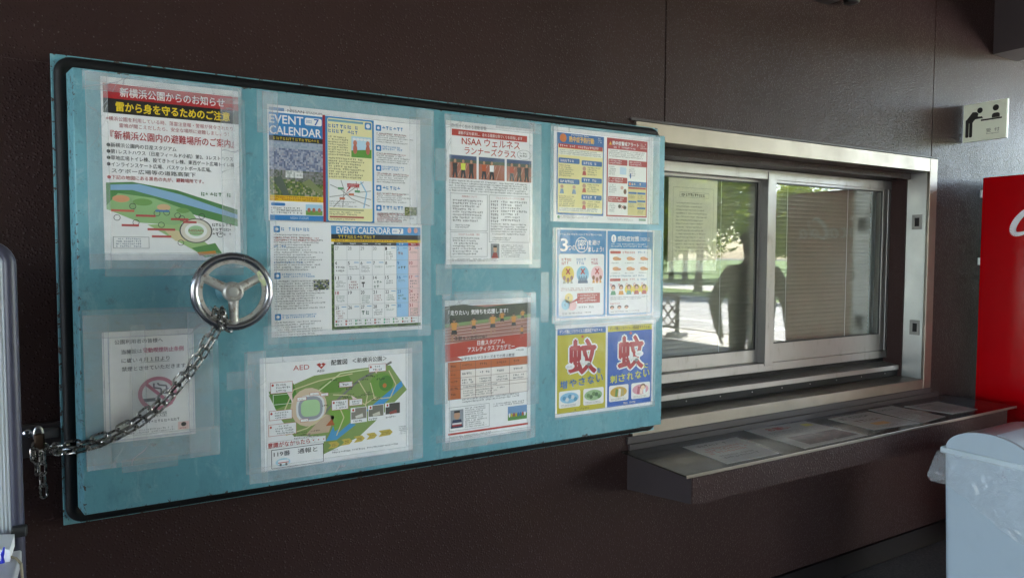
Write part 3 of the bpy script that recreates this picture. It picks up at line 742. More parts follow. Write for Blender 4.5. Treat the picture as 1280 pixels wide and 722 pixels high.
for z in (1.86, 1.50, .5): MB().rbox(VX+.003, VX+.03, VY0+.0005, VY0+.012, z-.02, z+.02, .002).build('bracket', M_STEELV, vm)
# script lettering on the side (u runs away from the wall, v up from the baseline)
lu0 = at(1264, 285, X=VX)
class Deco(Print): pass
lg = Print(vm, lambda u, v, l: (VX-.0006-l, lu0.y+.002-u, 1.635+v), 1.0, 5)
lg.part('script_lettering')
WHT = (.74, .72, .75)
def stroke(pts, ws, L=1):
    for i in range(len(pts)-1):
        (a, b), (c, d) = pts[i], pts[i+1]; l = math.hypot(c-a, d-b) or 1; nx, ny = -(d-b)/l, (c-a)/l
        lg.face([(a+nx*ws[i], b+ny*ws[i]), (c+nx*ws[i+1], d+ny*ws[i+1]), (c-nx*ws[i+1], d-ny*ws[i+1]), (a-nx*ws[i], b-ny*ws[i])], WHT, L)
def big_c(ox, s):
    A = [(.118, .118), (.108, .132), (.088, .135), (.060, .116), (.032, .086), (.014, .052), (.010, .024), (.022, .008), (.046, .008), (.078, .020), (.108, .042)]
    wd = [.003, .006, .008, .010, .011, .0115, .011, .009, .007, .005, .003]
    P = []; Wd = []
    for i in range(len(A)-1):
        for k in range(4):
            t = k/4; p0, p1, p2, p3 = A[max(i-1, 0)], A[i], A[i+1], A[min(i+2, len(A)-1)]
            P.append(tuple(ox+s*.5*((2*p1[j])+(p2[j]-p0[j])*t+(2*p0[j]-5*p1[j]+4*p2[j]-p3[j])*t*t+(3*p1[j]-p0[j]-3*p2[j]+p3[j])*t**3) if j == 0 else
                           s*.5*((2*p1[j])+(p2[j]-p0[j])*t+(2*p0[j]-5*p1[j]+4*p2[j]-p3[j])*t*t+(3*p1[j]-p0[j]-3*p2[j]+p3[j])*t**3) for j in (0, 1)))
            Wd.append(s*(wd[i]*(1-t)+wd[i+1]*t))
    stroke(P, [w_*1.35 for w_ in Wd])
def oval(ox, h=.058, w=.042, L=2):
    P = [(ox+w/2+w/2*math.cos(t)+.22*(h/2+h/2*math.sin(t)), .008+h/2+h/2*math.sin(t)) for t in [2*math.pi*k/20 for k in range(21)]]
    stroke(P, [.0035+.0045*abs(math.cos(2*math.pi*k/20)) for k in range(21)], L)
big_c(0, 1.0); oval(.072, L=3)
stroke([(.175+.012*math.cos(t)*2.0, .037+.028*math.sin(t)) for t in [math.radians(50+i*24) for i in range(12)]], [.003, .005, .006, .007, .008, .008, .008, .007, .006, .005, .004, .003], 2)
oval(.205, L=2); stroke([(.262, .064), (.252, .012), (.270, .006)], [.005, .006, .003], 3)
lg.rect(.275, .036, .298, .046, WHT, 2)
big_c(.275, 1.0); oval(.345, L=3); stroke([(.425, .125), (.405, .012), (.42, .006)], [.005, .006, .003], 2)
oval(.432, L=2); stroke([(.488, .064), (.478, .012), (.498, .006)], [.005, .006, .003], 3)
lg.done()

# ------------------------------------------------------------------ bins with clear bags
def build_bin(label):
    t = thing('recycling_bin', (0, 0, 0), label, 'bin')
    Wd, D, Z = .40, .36, .730
    mb = MB()                                         # tapered body
    b0, b1 = .018, .0
    v = [(.012+b0, -.012-b0, .006), (Wd-.012-b0, -.012-b0, .006), (Wd-.012-b0, -D+.012+b0, .006), (.012+b0, -D+.012+b0, .006),
         (.012, -.012, Z-.004), (Wd-.012, -.012, Z-.004), (Wd-.012, -D+.012, Z-.004), (.012, -D+.012, Z-.004)]
    mb.add(v, [(0, 3, 2, 1), (4, 5, 6, 7), (0, 1, 5, 4), (1, 2, 6, 5), (2, 3, 7, 6), (3, 0, 4, 7)])
    me = mb.build('body', M_BINB, t, local=True); bv = me.modifiers.new('bevel', 'BEVEL'); bv.width = .018; bv.segments = 3; bv.limit_method = 'ANGLE'
    mb = MB(); mb.rbox(.002, Wd-.002, -D+.002, -.002, Z-.022, Z+.004, .005, 2); mb.build('rim', M_LID, t, smooth=True, local=True)
    mb = MB(); n = 20; R0, HH = .158, .088; yc = -.18
    pr = [(yc+R0*math.cos(math.pi*k/n), Z+.0045+HH*math.sin(math.pi*k/n)) for k in range(n+1)]
    mb.prism_x(pr, .016, Wd-.016); o = mb.build('dome', mat('grey lid', lin('8e8a8c'), .3), t, smooth=True, local=True); bv = o.modifiers.new('bevel', 'BEVEL'); bv.width = .004; bv.segments = 2; bv.limit_method = 'ANGLE'
    for xa_, xb_ in ((.008, .0155), (Wd-.0155, Wd-.008)): MB().prism_x(pr, xa_, xb_).build('end_cap', M_BINB, t, smooth=True, local=True)
    mb = MB(); pr2 = [(yc+(R0+.003)*math.cos(a), Z+.0045+(HH+.003)*math.sin(a)) for a in [math.radians(99+76*k/14) for k in range(15)]]+[(yc+(R0+.0005)*math.cos(a), Z+.0045+(HH+.0005)*math.sin(a)) for a in [math.radians(175-76*k/14) for k in range(15)]]
    mb.prism_x(pr2, .024, Wd-.024); mb.build('flap', M_BINB, t, smooth=True, local=True)
    # bag folded over the edge
    mb = MB(); rs = random.Random(9); per = []
    def edge(a, b, n):
        for k in range(n): per.append((a[0]+(b[0]-a[0])*k/n, a[1]+(b[1]-a[1])*k/n))
    c = [(0, 0), (0, -D), (Wd, -D), (Wd, 0)]
    for a, b in zip(c, c[1:]+c[:1]): edge(a, b, 26)
    rows = 9; vs = []; m = len(per)
    for j in range(rows):
        f = j/(rows-1)
        for i, (x, y) in enumerate(per):
            s_ = i/26.0; drop = .115+.125*math.sin(math.pi*min(max((s_ % 1), 0), 1))*(.9 if int(s_) % 2 == 0 else .7)+.03*math.sin(i*.37)
            if int(s_) == 0: drop = .130+.15*min(1, max(0, (s_-.15)*1.5))
            nx, ny = x-Wd/2, y+D/2; l = math.hypot(nx, ny); nx, ny = nx/l, ny/l
            out = .005+.016*math.sin(f*2.4)+.006*math.sin(i*.9+j*1.3)*f+rs.uniform(-.004, .004)*(.3+f)
            if int(s_) in (0, 3) and (i % 26 < 3 or i % 26 > 24): out += .018*f
            vs.append((x+nx*out, y+ny*out, Z-.014-drop*f))
    mb.add(vs, [(j*m+i, j*m+(i+1) % m, (j+1)*m+(i+1) % m, (j+1)*m+i) for j in range(rows-1) for i in range(m)])
    mb.build('bag', M_BAG, t, smooth=True, local=True)
    return t
b1 = build_bin('pale plastic bin with domed lid and clear bag at the counter end')
b1.location = (2.994, -.435, 0.004)

# ------------------------------------------------------------------ partition, table, leaflets beside the door
YP = -.46
px = at(20.5, 340, Y=YP).x; ptop = at(-14, 300, Y=YP).z
pt = thing('partition_panel', (px-.4, YP, 0), 'grey ribbed partition panel with dark rounded frame beside the cyan door', 'partition')
PX0 = px-.85
def rr2(x0, x1, z0, z1, r):
    return [Vector(p) for p in rr_path(x0, x1, z0, z1, r, YP, 8)]
MB().tube(rr2(PX0, px-.010, .10, ptop-.010, .035), .0105, 10, closed=True).build('frame', mat('dark violet frame', lin('3b3a4a'), .4), pt, smooth=True)
def f_rib(nt, b):
    w = N(nt, 'ShaderNodeTexWave'); w.inputs['Scale'].default_value = 55; w.bands_direction = 'X'; nt.links.new(coord(nt), w.inputs['Vector']); bump(nt, b, w.outputs['Fac'], .5, .002)
mb = MB(); o_ = rr2(PX0, px-.012, .10, ptop-.012, .035); n = len(o_)
mb.add([(p.x, YP-.005, p.z) for p in o_]+[(p.x, YP+.005, p.z) for p in o_], [tuple(range(n)), tuple(range(n, 2*n))[::-1]]+[(k, (k+1) % n, n+(k+1) % n, n+k) for k in range(n)])
mb.build('sheet', mat('ribbed grey sheet', lin('a9adb2'), .5, fn=f_rib), pt)
for x in (PX0+.1, px-.12): MB().rbox(x-.03, x+.03, YP-.22, YP+.22, .0045, .035, .004).build('foot', M_BLACK, pt); MB().box(x-.012, x+.012, YP-.012, YP+.012, .035, .0895).build('post', M_BLACK, pt)
q = at(24, 662, Y=YP-.02); MB().rbox(q.x-.012, q.x+.012, YP-.028, YP-.011, q.z-.012, q.z+.008, .003).build('clip', M_BLACK, pt)
TZ = 1.53-.53
tcn = at(27, 686, Z=TZ)
tb = thing('side_table', (tcn.x-.4, tcn.y-.3, 0), 'light grey table in front of the grey partition, mostly out of view', 'table')
MB().rbox(tcn.x-.9, tcn.x, tcn.y-.55, tcn.y, TZ-.025, TZ, .003).build('table_top', mat('light grey laminate', lin('b5b5b8'), .4), tb)
for x in (tcn.x-.86, tcn.x-.06):
    for y in (tcn.y-.5, tcn.y-.05): MB().tube([(x, y, .0045), (x, y, TZ-.0255)], .014, 12).build('leg', M_ALUD, tb, smooth=True)
def leaflet(name, pts, z, label, cat='leaflet', group=None, m=M_PAPER, th=.006):
    P = [at(x, y, Z=z) for x, y in pts]
    mb = MB(); n = len(P); mb.add([(p.x, p.y, z) for p in P]+[(p.x, p.y, z-th) for p in P], [tuple(range(n)), tuple(range(n, 2*n))[::-1]]+[(k, (k+1) % n, n+(k+1) % n, n+k) for k in range(n)])
    t = thing(name, P[0], label, cat, group); mb.build('paper', m, t); return t
leaflet('leaflet_stack', [(18, 667), (12, 686), (-60, 690), (-60, 668)], TZ+.022, 'stack of white leaflets at the back of the grey table', th=.0215)
leaflet('paper_slip', [(14, 686.5), (9, 696), (-60, 700), (-60, 687)], TZ+.0065, 'white paper slip lying in front of the leaflet stack')
cd = thing('cord', (tcn.x, tcn.y, TZ), 'thin beige cord hanging over the corner of the grey table', 'cord')
cp = [at(-30, 690, Z=TZ+.003), at(8, 694, Z=TZ+.003), at(20, 697, Z=TZ+.003)]
cp += [Vector((tcn.x+.004, cp[2].y-.012, TZ-.004)), Vector((tcn.x+.006, cp[2].y-.014, TZ-.04)), Vector((tcn.x+.006, cp[2].y-.016, TZ-.3))]
MB().tube(cp, .0022, 8).build('strand', mat('beige cord', lin('9c9078'), .7), cd, smooth=True)
bt = thing('blue_string', at(3, 702, Z=TZ), 'bright blue looped string lying on the grey table', 'string')
bp_ = [at(x, y, Z=TZ+.03*k) for x, y, k in ((-8, 704, .2), (1, 703, .15), (5, 702, .2), (2, 692, 1.), (5, 684, 1.4), (4, 692, .9), (2, 702, .2), (-6, 699, .2))]
MB().tube(bp_, .0016, 6).build('strand', mat('blue string', lin('2a35c8'), .5), bt, smooth=True)

# ------------------------------------------------------------------ street: lattice fence, trees, bystander (seen in the window's reflection)
M_WOOD = mat('brown lattice wood', (.07, .05, .035), .7)
def lattice(label, x, ya, yb):
    t = thing('lattice_fence', (x, (ya+yb)/2, 0), label, 'fence')
    h = .74
    for y in (ya, yb):
        MB().rbox(x-.03, x+.03, y-.03, y+.03, .09, h, .004).build('post', M_WOOD, t)
        MB().rbox(x-.2, x+.2, y-.09, y+.09, .001, .089, .015).build('base_block', M_CONC, t)
    MB().rbox(x-.035, x+.035, ya-.04, yb+.04, h+.001, h+.045, .004).build('top_rail', M_WOOD, t)
    MB().rbox(x-.02, x+.02, ya+.031, yb-.031, .15, .19, .003).build('bottom_rail', M_WOOD, t)
    z0, z1 = .195, h-.005; L = yb-ya-.062; st = .235; k = -int((z1-z0)/st)-1
    while k*st < L:
        for sg_ in (1, -1):
            a, b = (k*st, z0), (k*st+(z1-z0), z1)
            lo, hi = max(0., a[0]), min(L, b[0])
            if hi-lo > .02:
                zl, zh = z0+lo-a[0], z0+hi-a[0]
                if sg_ < 0: ylo, yhi = yb-.031-lo, yb-.031-hi
                else: ylo, yhi = ya+.031+lo, ya+.031+hi
                xx = x+.007*sg_
                mb = MB(); mb.tube([(xx, ylo, zl), (xx, yhi, zh)], .015, 4); mb.build('slat', M_WOOD, t)
        k += 1
lattice('brown wooden lattice fence standing at the kerb beyond the covered walk', 9.25, -8.9, -7.22)

M_BARK = mat('grey bark', (.09, .07, .055), .9, fn=lambda nt, b: bump(nt, b, noise(nt, coord(nt, (1, 1, .2)), 30, 5), .6, .02))
def f_leaf(nt, b):
    oi = N(nt, 'ShaderNodeNewGeometry')
    c = ramp(nt, oi.outputs['Random Per Island'], [(.0, (.06, .10, .015)), (.5, (.11, .16, .022)), (1., (.16, .20, .03))])
    nt.links.new(c, b.inputs['Base Color']); out = nt.nodes['Material Output']
    tl = N(nt, 'ShaderNodeBsdfTranslucent'); nt.links.new(mix(nt, 1., c, (2.2, 2.0, .5), 'MULTIPLY'), tl.inputs['Color'])
    ms = N(nt, 'ShaderNodeMixShader'); ms.inputs[0].default_value = .45; nt.links.new(b.outputs[0], ms.inputs[1]); nt.links.new(tl.outputs[0], ms.inputs[2]); nt.links.new(ms.outputs[0], out.inputs['Surface'])
M_LEAF = mat('sunlit leaves', rough=.55, fn=f_leaf)
def tree_data(seed, h, rad, low, nl):
    rs = random.Random(seed); tr = MB(); pts = []
    top = Vector((rs.uniform(-.3, .3), rs.uniform(-.3, .3), h*.8))
    tr.tube([(0, 0, -.1), (.03, 0, .5), Vector((.1, .05, h*.35)), top*.75, top], [.20, .15, .12, .07, .02], 9)
    cl = []
    for k in range(9):
        a = rs.uniform(0, 6.283); z0 = rs.uniform(.25, .65)*h; z1 = min(h*.95, max(low+.5, z0+rs.uniform(-.05, .28)*h)); r_ = rad*rs.uniform(.5, .95)
        base = Vector((.1*z0/h, 0, z0)); end = Vector((r_*math.cos(a), r_*math.sin(a), z1)); md = (base+end)/2+Vector((0, 0, .25))
        tr.tube([base, md, end], [.06, .04, .012], 6); cl.append((end, rs.uniform(.75, 1.25)*rad*.40)); cl.append((md, rad*.33))
    for k in range(4): cl.append((top+Vector((rs.uniform(-.6, .6), rs.uniform(-.6, .6), rs.uniform(-.8, .4))), rad*.38))
    lf = MB()
    for k in range(nl):
        c, r_ = rs.choice(cl); d = Vector((rs.gauss(0, 1), rs.gauss(0, 1), rs.gauss(0, .8))).normalized()*r_*rs.random()**.45
        p = c+d; s_ = rs.uniform(.09, .19); n1 = Vector((rs.gauss(0, 1), rs.gauss(0, 1), rs.gauss(0, 1))).normalized(); e1 = n1.orthogonal().normalized(); e2 = n1.cross(e1)
        lf.add([p-e1*s_, p+e2*s_*.55, p+e1*s_, p-e2*s_*.55], [(0, 1, 2, 3)])
    return tr.data('trunk', M_BARK, smooth=True), lf.data('crown', M_LEAF)
TV = [tree_data(11, 7.5, 3.4, 1.5, 9000), tree_data(23, 6.2, 3.0, 1.2, 8000), tree_data(37, 8.5, 3.8, 1.7, 9500)]
def tree(x, y, k, rz, s_, label, z=.06):
    t = thing('street_tree', (x, y, z), label, 'tree', 'leafy trees across the street', rz); t.scale = (s_, s_, s_)
    link(bpy.data.objects.new('trunk', TV[k][0]), t); link(bpy.data.objects.new('crown', TV[k][1]), t)
TL = [(20.2, -17.6, 0, .3, 1., 'leafy tree on the grass verge nearest the lattice fence'), (28.6, -27.0, 2, 1.2, 1., 'tall leafy tree on the lawn behind the verge tree'),
      (30.2, -29.8, 1, 2.0, 1., 'leafy tree on the lawn just left of the tall one'), (19.6, -24.5, 1, .9, 1., 'leafy tree on the grass verge further down the street'),
      (34, -20, 1, 3.1, .8, 'low leafy tree on the lawn toward the open sky gap'), (42, -30, 0, .5, .9, 'far leafy tree at the middle of the lawn'), (46, -22, 1, 1.9, .85, 'far leafy tree at the lawn edge beside the gap'),
      (52, -38, 2, .2, .95, 'far tall leafy tree at the back of the lawn'), (40, -42, 2, 2.6, 1., 'far tall leafy tree behind the verge trees'), (56, -26, 0, 1.1, .8, 'distant small leafy tree at the end of the lawn'),
      (38, -12, 1, 2.2, .7, 'small leafy tree on the lawn opposite the canopy end'), (60, -48, 0, 4.0, 1., 'distant leafy tree behind the tall back tree'), (48, -10, 2, 3.3, .75, 'distant leafy tree opposite the vending machine')]
for a in TL: tree(*a)

def person(loc, rz, label):
    me = bpy.data.meshes.new('body'); o = bpy.data.objects.new('body', me); COL.objects.link(o)
    J = {}; V = []; Ed = []; Rr = []
    def j(n, p, r, par=None):
        J[n] = len(V); V.append(p); Rr.append(r)
        if par: Ed.append((J[par], J[n]))
    j('pelvis', (0, 0, .95), (.19, .15)); j('waist', (0, .0, 1.08), (.20, .16), 'pelvis'); j('chest', (0, -.01, 1.26), (.21, .16), 'waist'); j('neckb', (0, 0, 1.43), (.075, .065), 'chest')
    j('neck', (0, .01, 1.50), (.052, .052), 'neckb'); j('jaw', (0, .02, 1.56), (.062, .070), 'neck'); j('skull', (0, .01, 1.64), (.075, .092), 'jaw'); j('crown', (0, 0, 1.70), (.055, .07), 'skull')
    for s_, nm in ((-1, 'l'), (1, 'r')):
        j('sh'+nm, (s_*.18, -.005, 1.36), (.09, .085), 'chest'); j('el'+nm, (s_*.31, -.03, 1.09), (.07, .07), 'sh'+nm)
        j('wr'+nm, (s_*.29, .08, .86), (.038, .042), 'el'+nm); j('pa'+nm, (s_*.285, .135, .81), (.022, .036), 'wr'+nm)
        for q in range(4):
            y0 = .10+q*.022; ln = (.075, .085, .08, .062)[3-q]
            j(f'f{q}a{nm}', (s_*.285, y0, .775), (.009, .009), 'pa'+nm); j(f'f{q}b{nm}', (s_*.278, y0+.004, .775-ln*.55), (.0085, .0085), f'f{q}a{nm}'); j(f'f{q}c{nm}', (s_*.262, y0+.006, .775-ln), (.007, .007), f'f{q}b{nm}')
        j('tha'+nm, (s_*.275, .175, .81), (.010, .010), 'pa'+nm); j('thb'+nm, (s_*.268, .195, .77), (.008, .008), 'tha'+nm)
        j('hip'+nm, (s_*.09, 0, .90), (.10, .105), 'pelvis'); j('kn'+nm, (s_*.11, .02, .50), (.065, .065), 'hip'+nm); j('an'+nm, (s_*.12, -.02, .09), (.042, .045), 'kn'+nm)
        j('to'+nm, (s_*.14, .13, .045), (.045, .035), 'an'+nm)
    me.from_pydata(V, Ed, []); me.update()
    sk = o.modifiers.new('skin', 'SKIN'); sb = o.modifiers.new('sub', 'SUBSURF'); sb.levels = sb.render_levels = 2
    for i, r_ in enumerate(Rr): me.skin_vertices[0].data[i].radius = r_
    me.skin_vertices[0].data[0].use_root = True
    bpy.context.view_layer.update()
    dg = bpy.context.evaluated_depsgraph_get(); nm = bpy.data.meshes.new_from_object(o.evaluated_get(dg)); nm.name = 'body'
    o.modifiers.clear(); o.data = nm; bpy.data.meshes.remove(me)
    for m_ in (mat('dark jacket', (.022, .024, .03), .8), mat('dark trousers', (.03, .03, .038), .85), mat('skin', (.42, .26, .19), .5), mat('dark shoes', (.03, .028, .026), .5)): nm.materials.append(m_)
    for p in nm.polygons:
        c = p.center; p.use_smooth = True
        p.material_index = 2 if c.z > 1.47 or (abs(c.x) > .19 and c.z < .90) else (0 if c.z > .93 else (3 if c.z < .10 else 1))
    t = thing('person', loc, label, 'person', None, rz); o.parent = t
    hb = MB(); rs = random.Random(2)                                          # hair cap
    prof = [(.070, 0.), (.080, .02), (.083, .05), (.072, .085), (.045, .105), (.01, .112)]
    hb.lathe(prof, (0, -.018, 1.635), (0, .25, 1), 20); hb.build('hair', mat('black hair', (.012, .01, .009), .5), t, smooth=True, local=True)
    fb = MB()
    for s_ in (-1, 1):
        fb.lathe([(.002, 0), (.010, .004), (.006, .008)], (s_*.03, .098, 1.638), (0, 1, 0), 8)
    fb.lathe([(.016, 0), (.012, .012), (.004, .022)], (0, .095, 1.60), (0, 1, .0), 8); fb.build('face', mat('face features', (.10, .06, .05), .5), t, smooth=True, local=True)
    return t
person((5.22, -2.05, .004), math.radians(35), 'person in dark jacket standing before the red machine, reflected in the window glass')

# ------------------------------------------------------------------ notices taped to the door
_fl = [0]
def film(parent, x0, x1, z0, z1, m, name, amp=.0010, seed=0, base=None):
    rs = random.Random(seed*7+3); _fl[0] += 1
    yb = YF-.0032-.00045*(_fl[0] % 7) if base is None else base
    nx, nz = max(2, int((x1-x0)/.03)), max(2, int((z1-z0)/.03)); P = [rs.uniform(0, 6) for _ in range(6)]
    xs = [x0, x0+.002]+[x0+(x1-x0)*i/nx for i in range(1, nx)]+[x1-.002, x1]; zs = [z0, z0+.002]+[z0+(z1-z0)*k/nz for k in range(1, nz)]+[z1-.002, z1]
    vs = []; ed = []; A, B = len(xs)-1, len(zs)-1
    for i, x in enumerate(xs):
        jx = rs.uniform(-.0006, .0006)
        for k, z in enumerate(zs):
            w_ = math.sin(x*31+P[0]+2*math.sin(z*9+P[1]))*math.sin(z*17+P[2])+.6*math.sin(x*63+z*40+P[3])
            e_ = min(i, A-i, k, B-k); ed.append(1. if e_ == 0 else 0.)
            vs.append((x+jx, yb-amp*abs(w_)*(1 if e_ > 1 else .2), z+rs.uniform(-.0004, .0004)))
    mb = MB(); mb.add(vs, [(i*(B+1)+k, (i+1)*(B+1)+k, (i+1)*(B+1)+k+1, i*(B+1)+k+1) for i in range(A) for k in range(B)])
    o = mb.build(name, m, parent, smooth=True)
    at_ = o.data.color_attributes.new('rim', 'FLOAT_COLOR', 'POINT'); at_.data.foreach_set('color', [c_ for e_ in ed for c_ in (e_, e_, e_, 1.)])
    return o

def poster(name, px, w, h, label, rot=0., cat='poster', margins=None, tapes=(), seed=1, group='notices taped to the cyan door', fm=None):
    """px: photo pixel of the sheet's top left corner"""
    tl = at(px[0], px[1], Y=YF) if len(px) == 2 else Vector((px[0], YF, px[2]))
    c, s_ = math.cos(rot), math.sin(rot)
    xf = lambda u, v, l: (tl.x+c*u*w+s_*v*h, YF-.0012-l, tl.z+s_*u*w-c*v*h)
    t = thing(name, (tl.x+w/2, YF, tl.z-h), label, cat, group)
    mb = MB(); q = [(0, 0), (1, 0), (1, 1), (0, 1)]
    mb.add([xf(u, v, 0) for u, v in q]+[xf(u, v, -.0008) for u, v in q], [(0, 1, 2, 3), (7, 6, 5, 4), (0, 4, 5, 1), (1, 5, 6, 2), (2, 6, 7, 3), (3, 7, 4, 0)]); mb.build('paper', M_PAPER, t)
    if margins:
        a, b, d, e_ = margins
        film(t, tl.x-.004, tl.x+w+.004, tl.z-h-.004, tl.z+.004, fm or M_FILM, 'clear_film', .0022 if fm else .001, seed=seed)
        lap = .014; x0_, x1_ = max(tl.x-a, dx0+.008), min(tl.x+w+b, dx1-.006); z1_, z0_ = min(tl.z+d, dz1-.006), max(tl.z-h-e_, dz0+.006)
        if d > .005: film(t, x0_, x1_, tl.z-lap, z1_, M_TAPE, 'tape', .0004, seed+20)
        if e_ > .005: film(t, x0_, x1_, z0_, tl.z-h+lap, M_TAPE, 'tape', .0004, seed+21)
        if a > .005: film(t, x0_, tl.x+lap, z0_, z1_, M_TAPE, 'tape', .0004, seed+22)
        if b > .005: film(t, tl.x+w-lap, x1_, z0_, z1_, M_TAPE, 'tape', .0004, seed+23)
    for i, (u0, v0, u1, v1) in enumerate(tapes):
        film(t, max(tl.x+u0*w, dx0+.006), min(tl.x+u1*w, dx1-.006), max(tl.z-v1*h, dz0+.005), min(tl.z-v0*h, dz1-.005), M_TAPE, 'tape', .0005, seed+i+50)
    return Print(t, xf, w/h, seed)

# ---- 1 lightning notice
p = poster('lightning_notice', (125.2, 95.1), .297, .42, 'lightning safety notice with red and black title bands, above the handwheel', margins=(.030, .006, .022, .02), tapes=((-.12, -.06, 1.03, .08), (.86, .05, 1.05, 1.0), (.0, .96, 1.02, 1.09)), seed=1)
p.part('title_band'); p.rect(.015, .035, 1, .115, 'c41f28'); p.rect(.015, .115, 1, .195, '141414')
p.txt('新横浜公園からのお知らせ', .13, .052, .89, .102, 'f0e6e6', bold=.015); p.txt('雷から身を守るためのご注意', .10, .13, .93, .182, 'f2d22a', bold=.03)
p.part('body_text')
p.txt('※横浜公園を利用している時、落雷注意報・警報が発令されたり、', .03, .212, .97, .236, 'b8323a'); p.txt('雷鳴が聞こえだしたら、安全な場所に避難しましょう！', .12, .246, .92, .270, 'b8323a')
p.txt('『新横浜公園内の避難場所のご案内』', .06, .288, .96, .336, 'c2242e', bold=.012)
for k, (s_, w_) in enumerate((('●新横浜公園内の日産スタジアム', .52), ('●第1レストハウス（日産フィールド小机）第2、3レストハウス', .95), ('●草地広場トイレ棟、投てきトイレ棟、東西ゲート広場トイレ棟', .96), ('●インラインスケート広場、バスケットボール広場、', .78), ('　スケボー広場等の道路高架下', .66))):
    p.txt(s_, .03 if k < 4 else .06, .355+k*.035, w_, .380+k*.035, '26262a', bold=.006)
p.txt('●下記の地図にある黒色の丸が、避難場所です。', .03, .532, .72, .555, 'c03038', bold=.008)
p.part('map')
p.poly([(.02, .575), (.2, .565), (.52, .60), (.98, .70), (.98, .80), (.55, .72), (.3, .68), (.02, .70)], '5f9a5a', 1)
p.poly([(.05, .585), (.25, .575), (.55, .625), (.98, .73), (.98, .755), (.5, .665), (.2, .61), (.05, .615)], '8fb6d6', 2)
p.poly([(.02, .70), (.1, .63), (.35, .65), (.62, .72), (.66, .76), (.5, .80), (.25, .79), (.02, .72)], '9cc488', 3)
for a in ((.12, .66, .06, .02, 'e0a27a'), (.27, .675, .07, .02, '7fae62'), (.42, .70, .05, .018, 'd8b48c'), (.56, .715, .05, .015, '7fae62')): p.ell(*a[:4], a[4], 4)
p.poly([(.3, .80), (.55, .79), (.78, .93), (.70, .97)], 'a9c98a', 2); p.poly([(.42, .83), (.52, .83), (.60, .89), (.5, .89)], 'd9c9a0', 3)
p.poly([(.62, .93), (.8, .9), (.86, .97), (.72, .985)], '6aa05c', 3); p.poly([(.66, .955), (.80, .945), (.81, .965), (.68, .975)], 'd8923c', 4)
p.ell(.655, .83, .125, .072, 'd7d0c2', 4); p.ring(.655, .83, .125, .072, .010, '6a6a66', 5); p.ell(.655, .83, .085, .046, 'efeee8', 5); p.ell(.655, .83, .06, .03, 'a8d0a0', 6)
p.txt('NISSAN', .60, .822, .71, .836, 'b03a30', 7, .01); p.txt('STADIUM', .61, .842, .70, .850, 'b03a30', 7)
for (u, v) in ((.2, .70), (.37, .735), (.44, .73), (.52, .745), (.55, .76), (.7, .745), (.4, .80), (.22, .79), (.09, .765), (.54, .90), (.84, .85)): p.ring(u, v, .024, .017, .004, '333333', 7, 12)
for (u, v, w_) in ((.05, .72, .16), (.22, .745, .14), (.36, .715, .1), (.12, .80, .12), (.47, .76, .13), (.3, .82, .2), (.33, .86, .14), (.56, .775, .1)): p.rect(u, v, u+w_, v+.012, p.rnd.choice(('cc5a58', 'd87060', '5a8ac4', 'cc5a58')), 8)
p.rect(.06, .87, .31, .935, 'f2f2f0', 8); p.frame(.06, .87, .31, .935, .002, '777777', 9); p.greek(.08, .875, .3, .93, 4, '5a6a90', 10)
p.greek(.7, .6, .96, .63, 1, '3a7a44', 5, .7, .05); p.greek(.78, .78, .95, .86, 3, '666666', 9); p.done()

# ---- 2 event calendar leaflet, upper sheet
p = poster('event_leaflet', (333.7, 130), .42, .297, 'upper event calendar leaflet with aerial city photo and blue columns', margins=(.012, .040, .03, .0), tapes=((-.06, -.12, .06, .25), (.92, -.02, 1.08, 1.0)), seed=2)
p.part('title_block')
p.txt('NISSAN', .12, .028, .22, .052, '333a44', bold=.01); p.txt('STADIUM', .235, .03, .33, .052, '777777'); p.rect(.01, .022, .10, .05, '6a96c8', 1)
p.rect(.008, .065, .335, .262, '2f8ad0'); p.txt('EVENT', .012, .085, .215, .155, 'f4f6f8', bold=.03); p.txt('CALENDAR', .012, .180, .325, .250, 'f4f6f8', bold=.03)
p.rrect(.225, .085, .33, .150, .015, 'f4f6f8', 2); p.txt('2022', .232, .105, .268, .130, '2f8ad0', 3); p.txt('7', .283, .092, .312, .145, '2f6ac0', 3, .03)
p.rect(.008, .262, .335, .305, '20242a'); p.greek(.015, .268, .33, .300, 1, 'd8c03a', 3, .75, .03)
p.part('aerial_photo')
def aer(u, v):
    if v < .12: return p.rnd.choice(('a9b4c4', '9aa8bc'))
    if v < .52: return p.rnd.choice(('8a92b0', '9ca4bc', '7884a4', 'b0b4c4', '6c7898', 'a4a4b4'))
    if abs(u-.45) < .16 and abs(v-.60) < .06: return p.rnd.choice(('d2d2d0', 'b8bcb8', 'e2e2e0'))
    if v-.12*u < .66: return p.rnd.choice(('7c7e78', '8c8c86', '64705c', '94949a'))
    return p.rnd.choice(('6d8a44', '5f7c3c', '88983e', '7c8c52', '4f6a38')) if p.rnd.random() < .8 else 'b0a890'
p.mosaic(.008, .305, .335, .775, 34, 30, None, 1, aer)
p.poly([(.03, .64), (.075, .60), (.13, .775), (.09, .775)], '5d6d60', 3); p.poly([(.20, .66), (.25, .62), (.33, .72), (.33, .76)], '8f9a6a', 3)
p.part('lower_strip'); p.rect(.008, .775, .335, .825, 'eec21c'); p.greek(.012, .78, .33, .82, 2, 'b03020', 3, .7, .05)
p.rrect(.015, .84, .10, .866, .01, '3a86c8', 2); p.greek(.015, .875, .21, .935, 3, '303030', 3, .7, .1); p.rect(.225, .845, .33, .94, 'a8cfe4', 2); p.rect(.225, .90, .33, .94, '7fae54', 3)
for u in (.245, .275, .31): p.ell(u, .895, .010, .02, 'c87864', 4)
p.rect(.008, .945, .335, .992, '2f8ad0', 2); p.txt('NISSAN STADIUM', .13, .958, .24, .980, 'c8e0f4', 4)
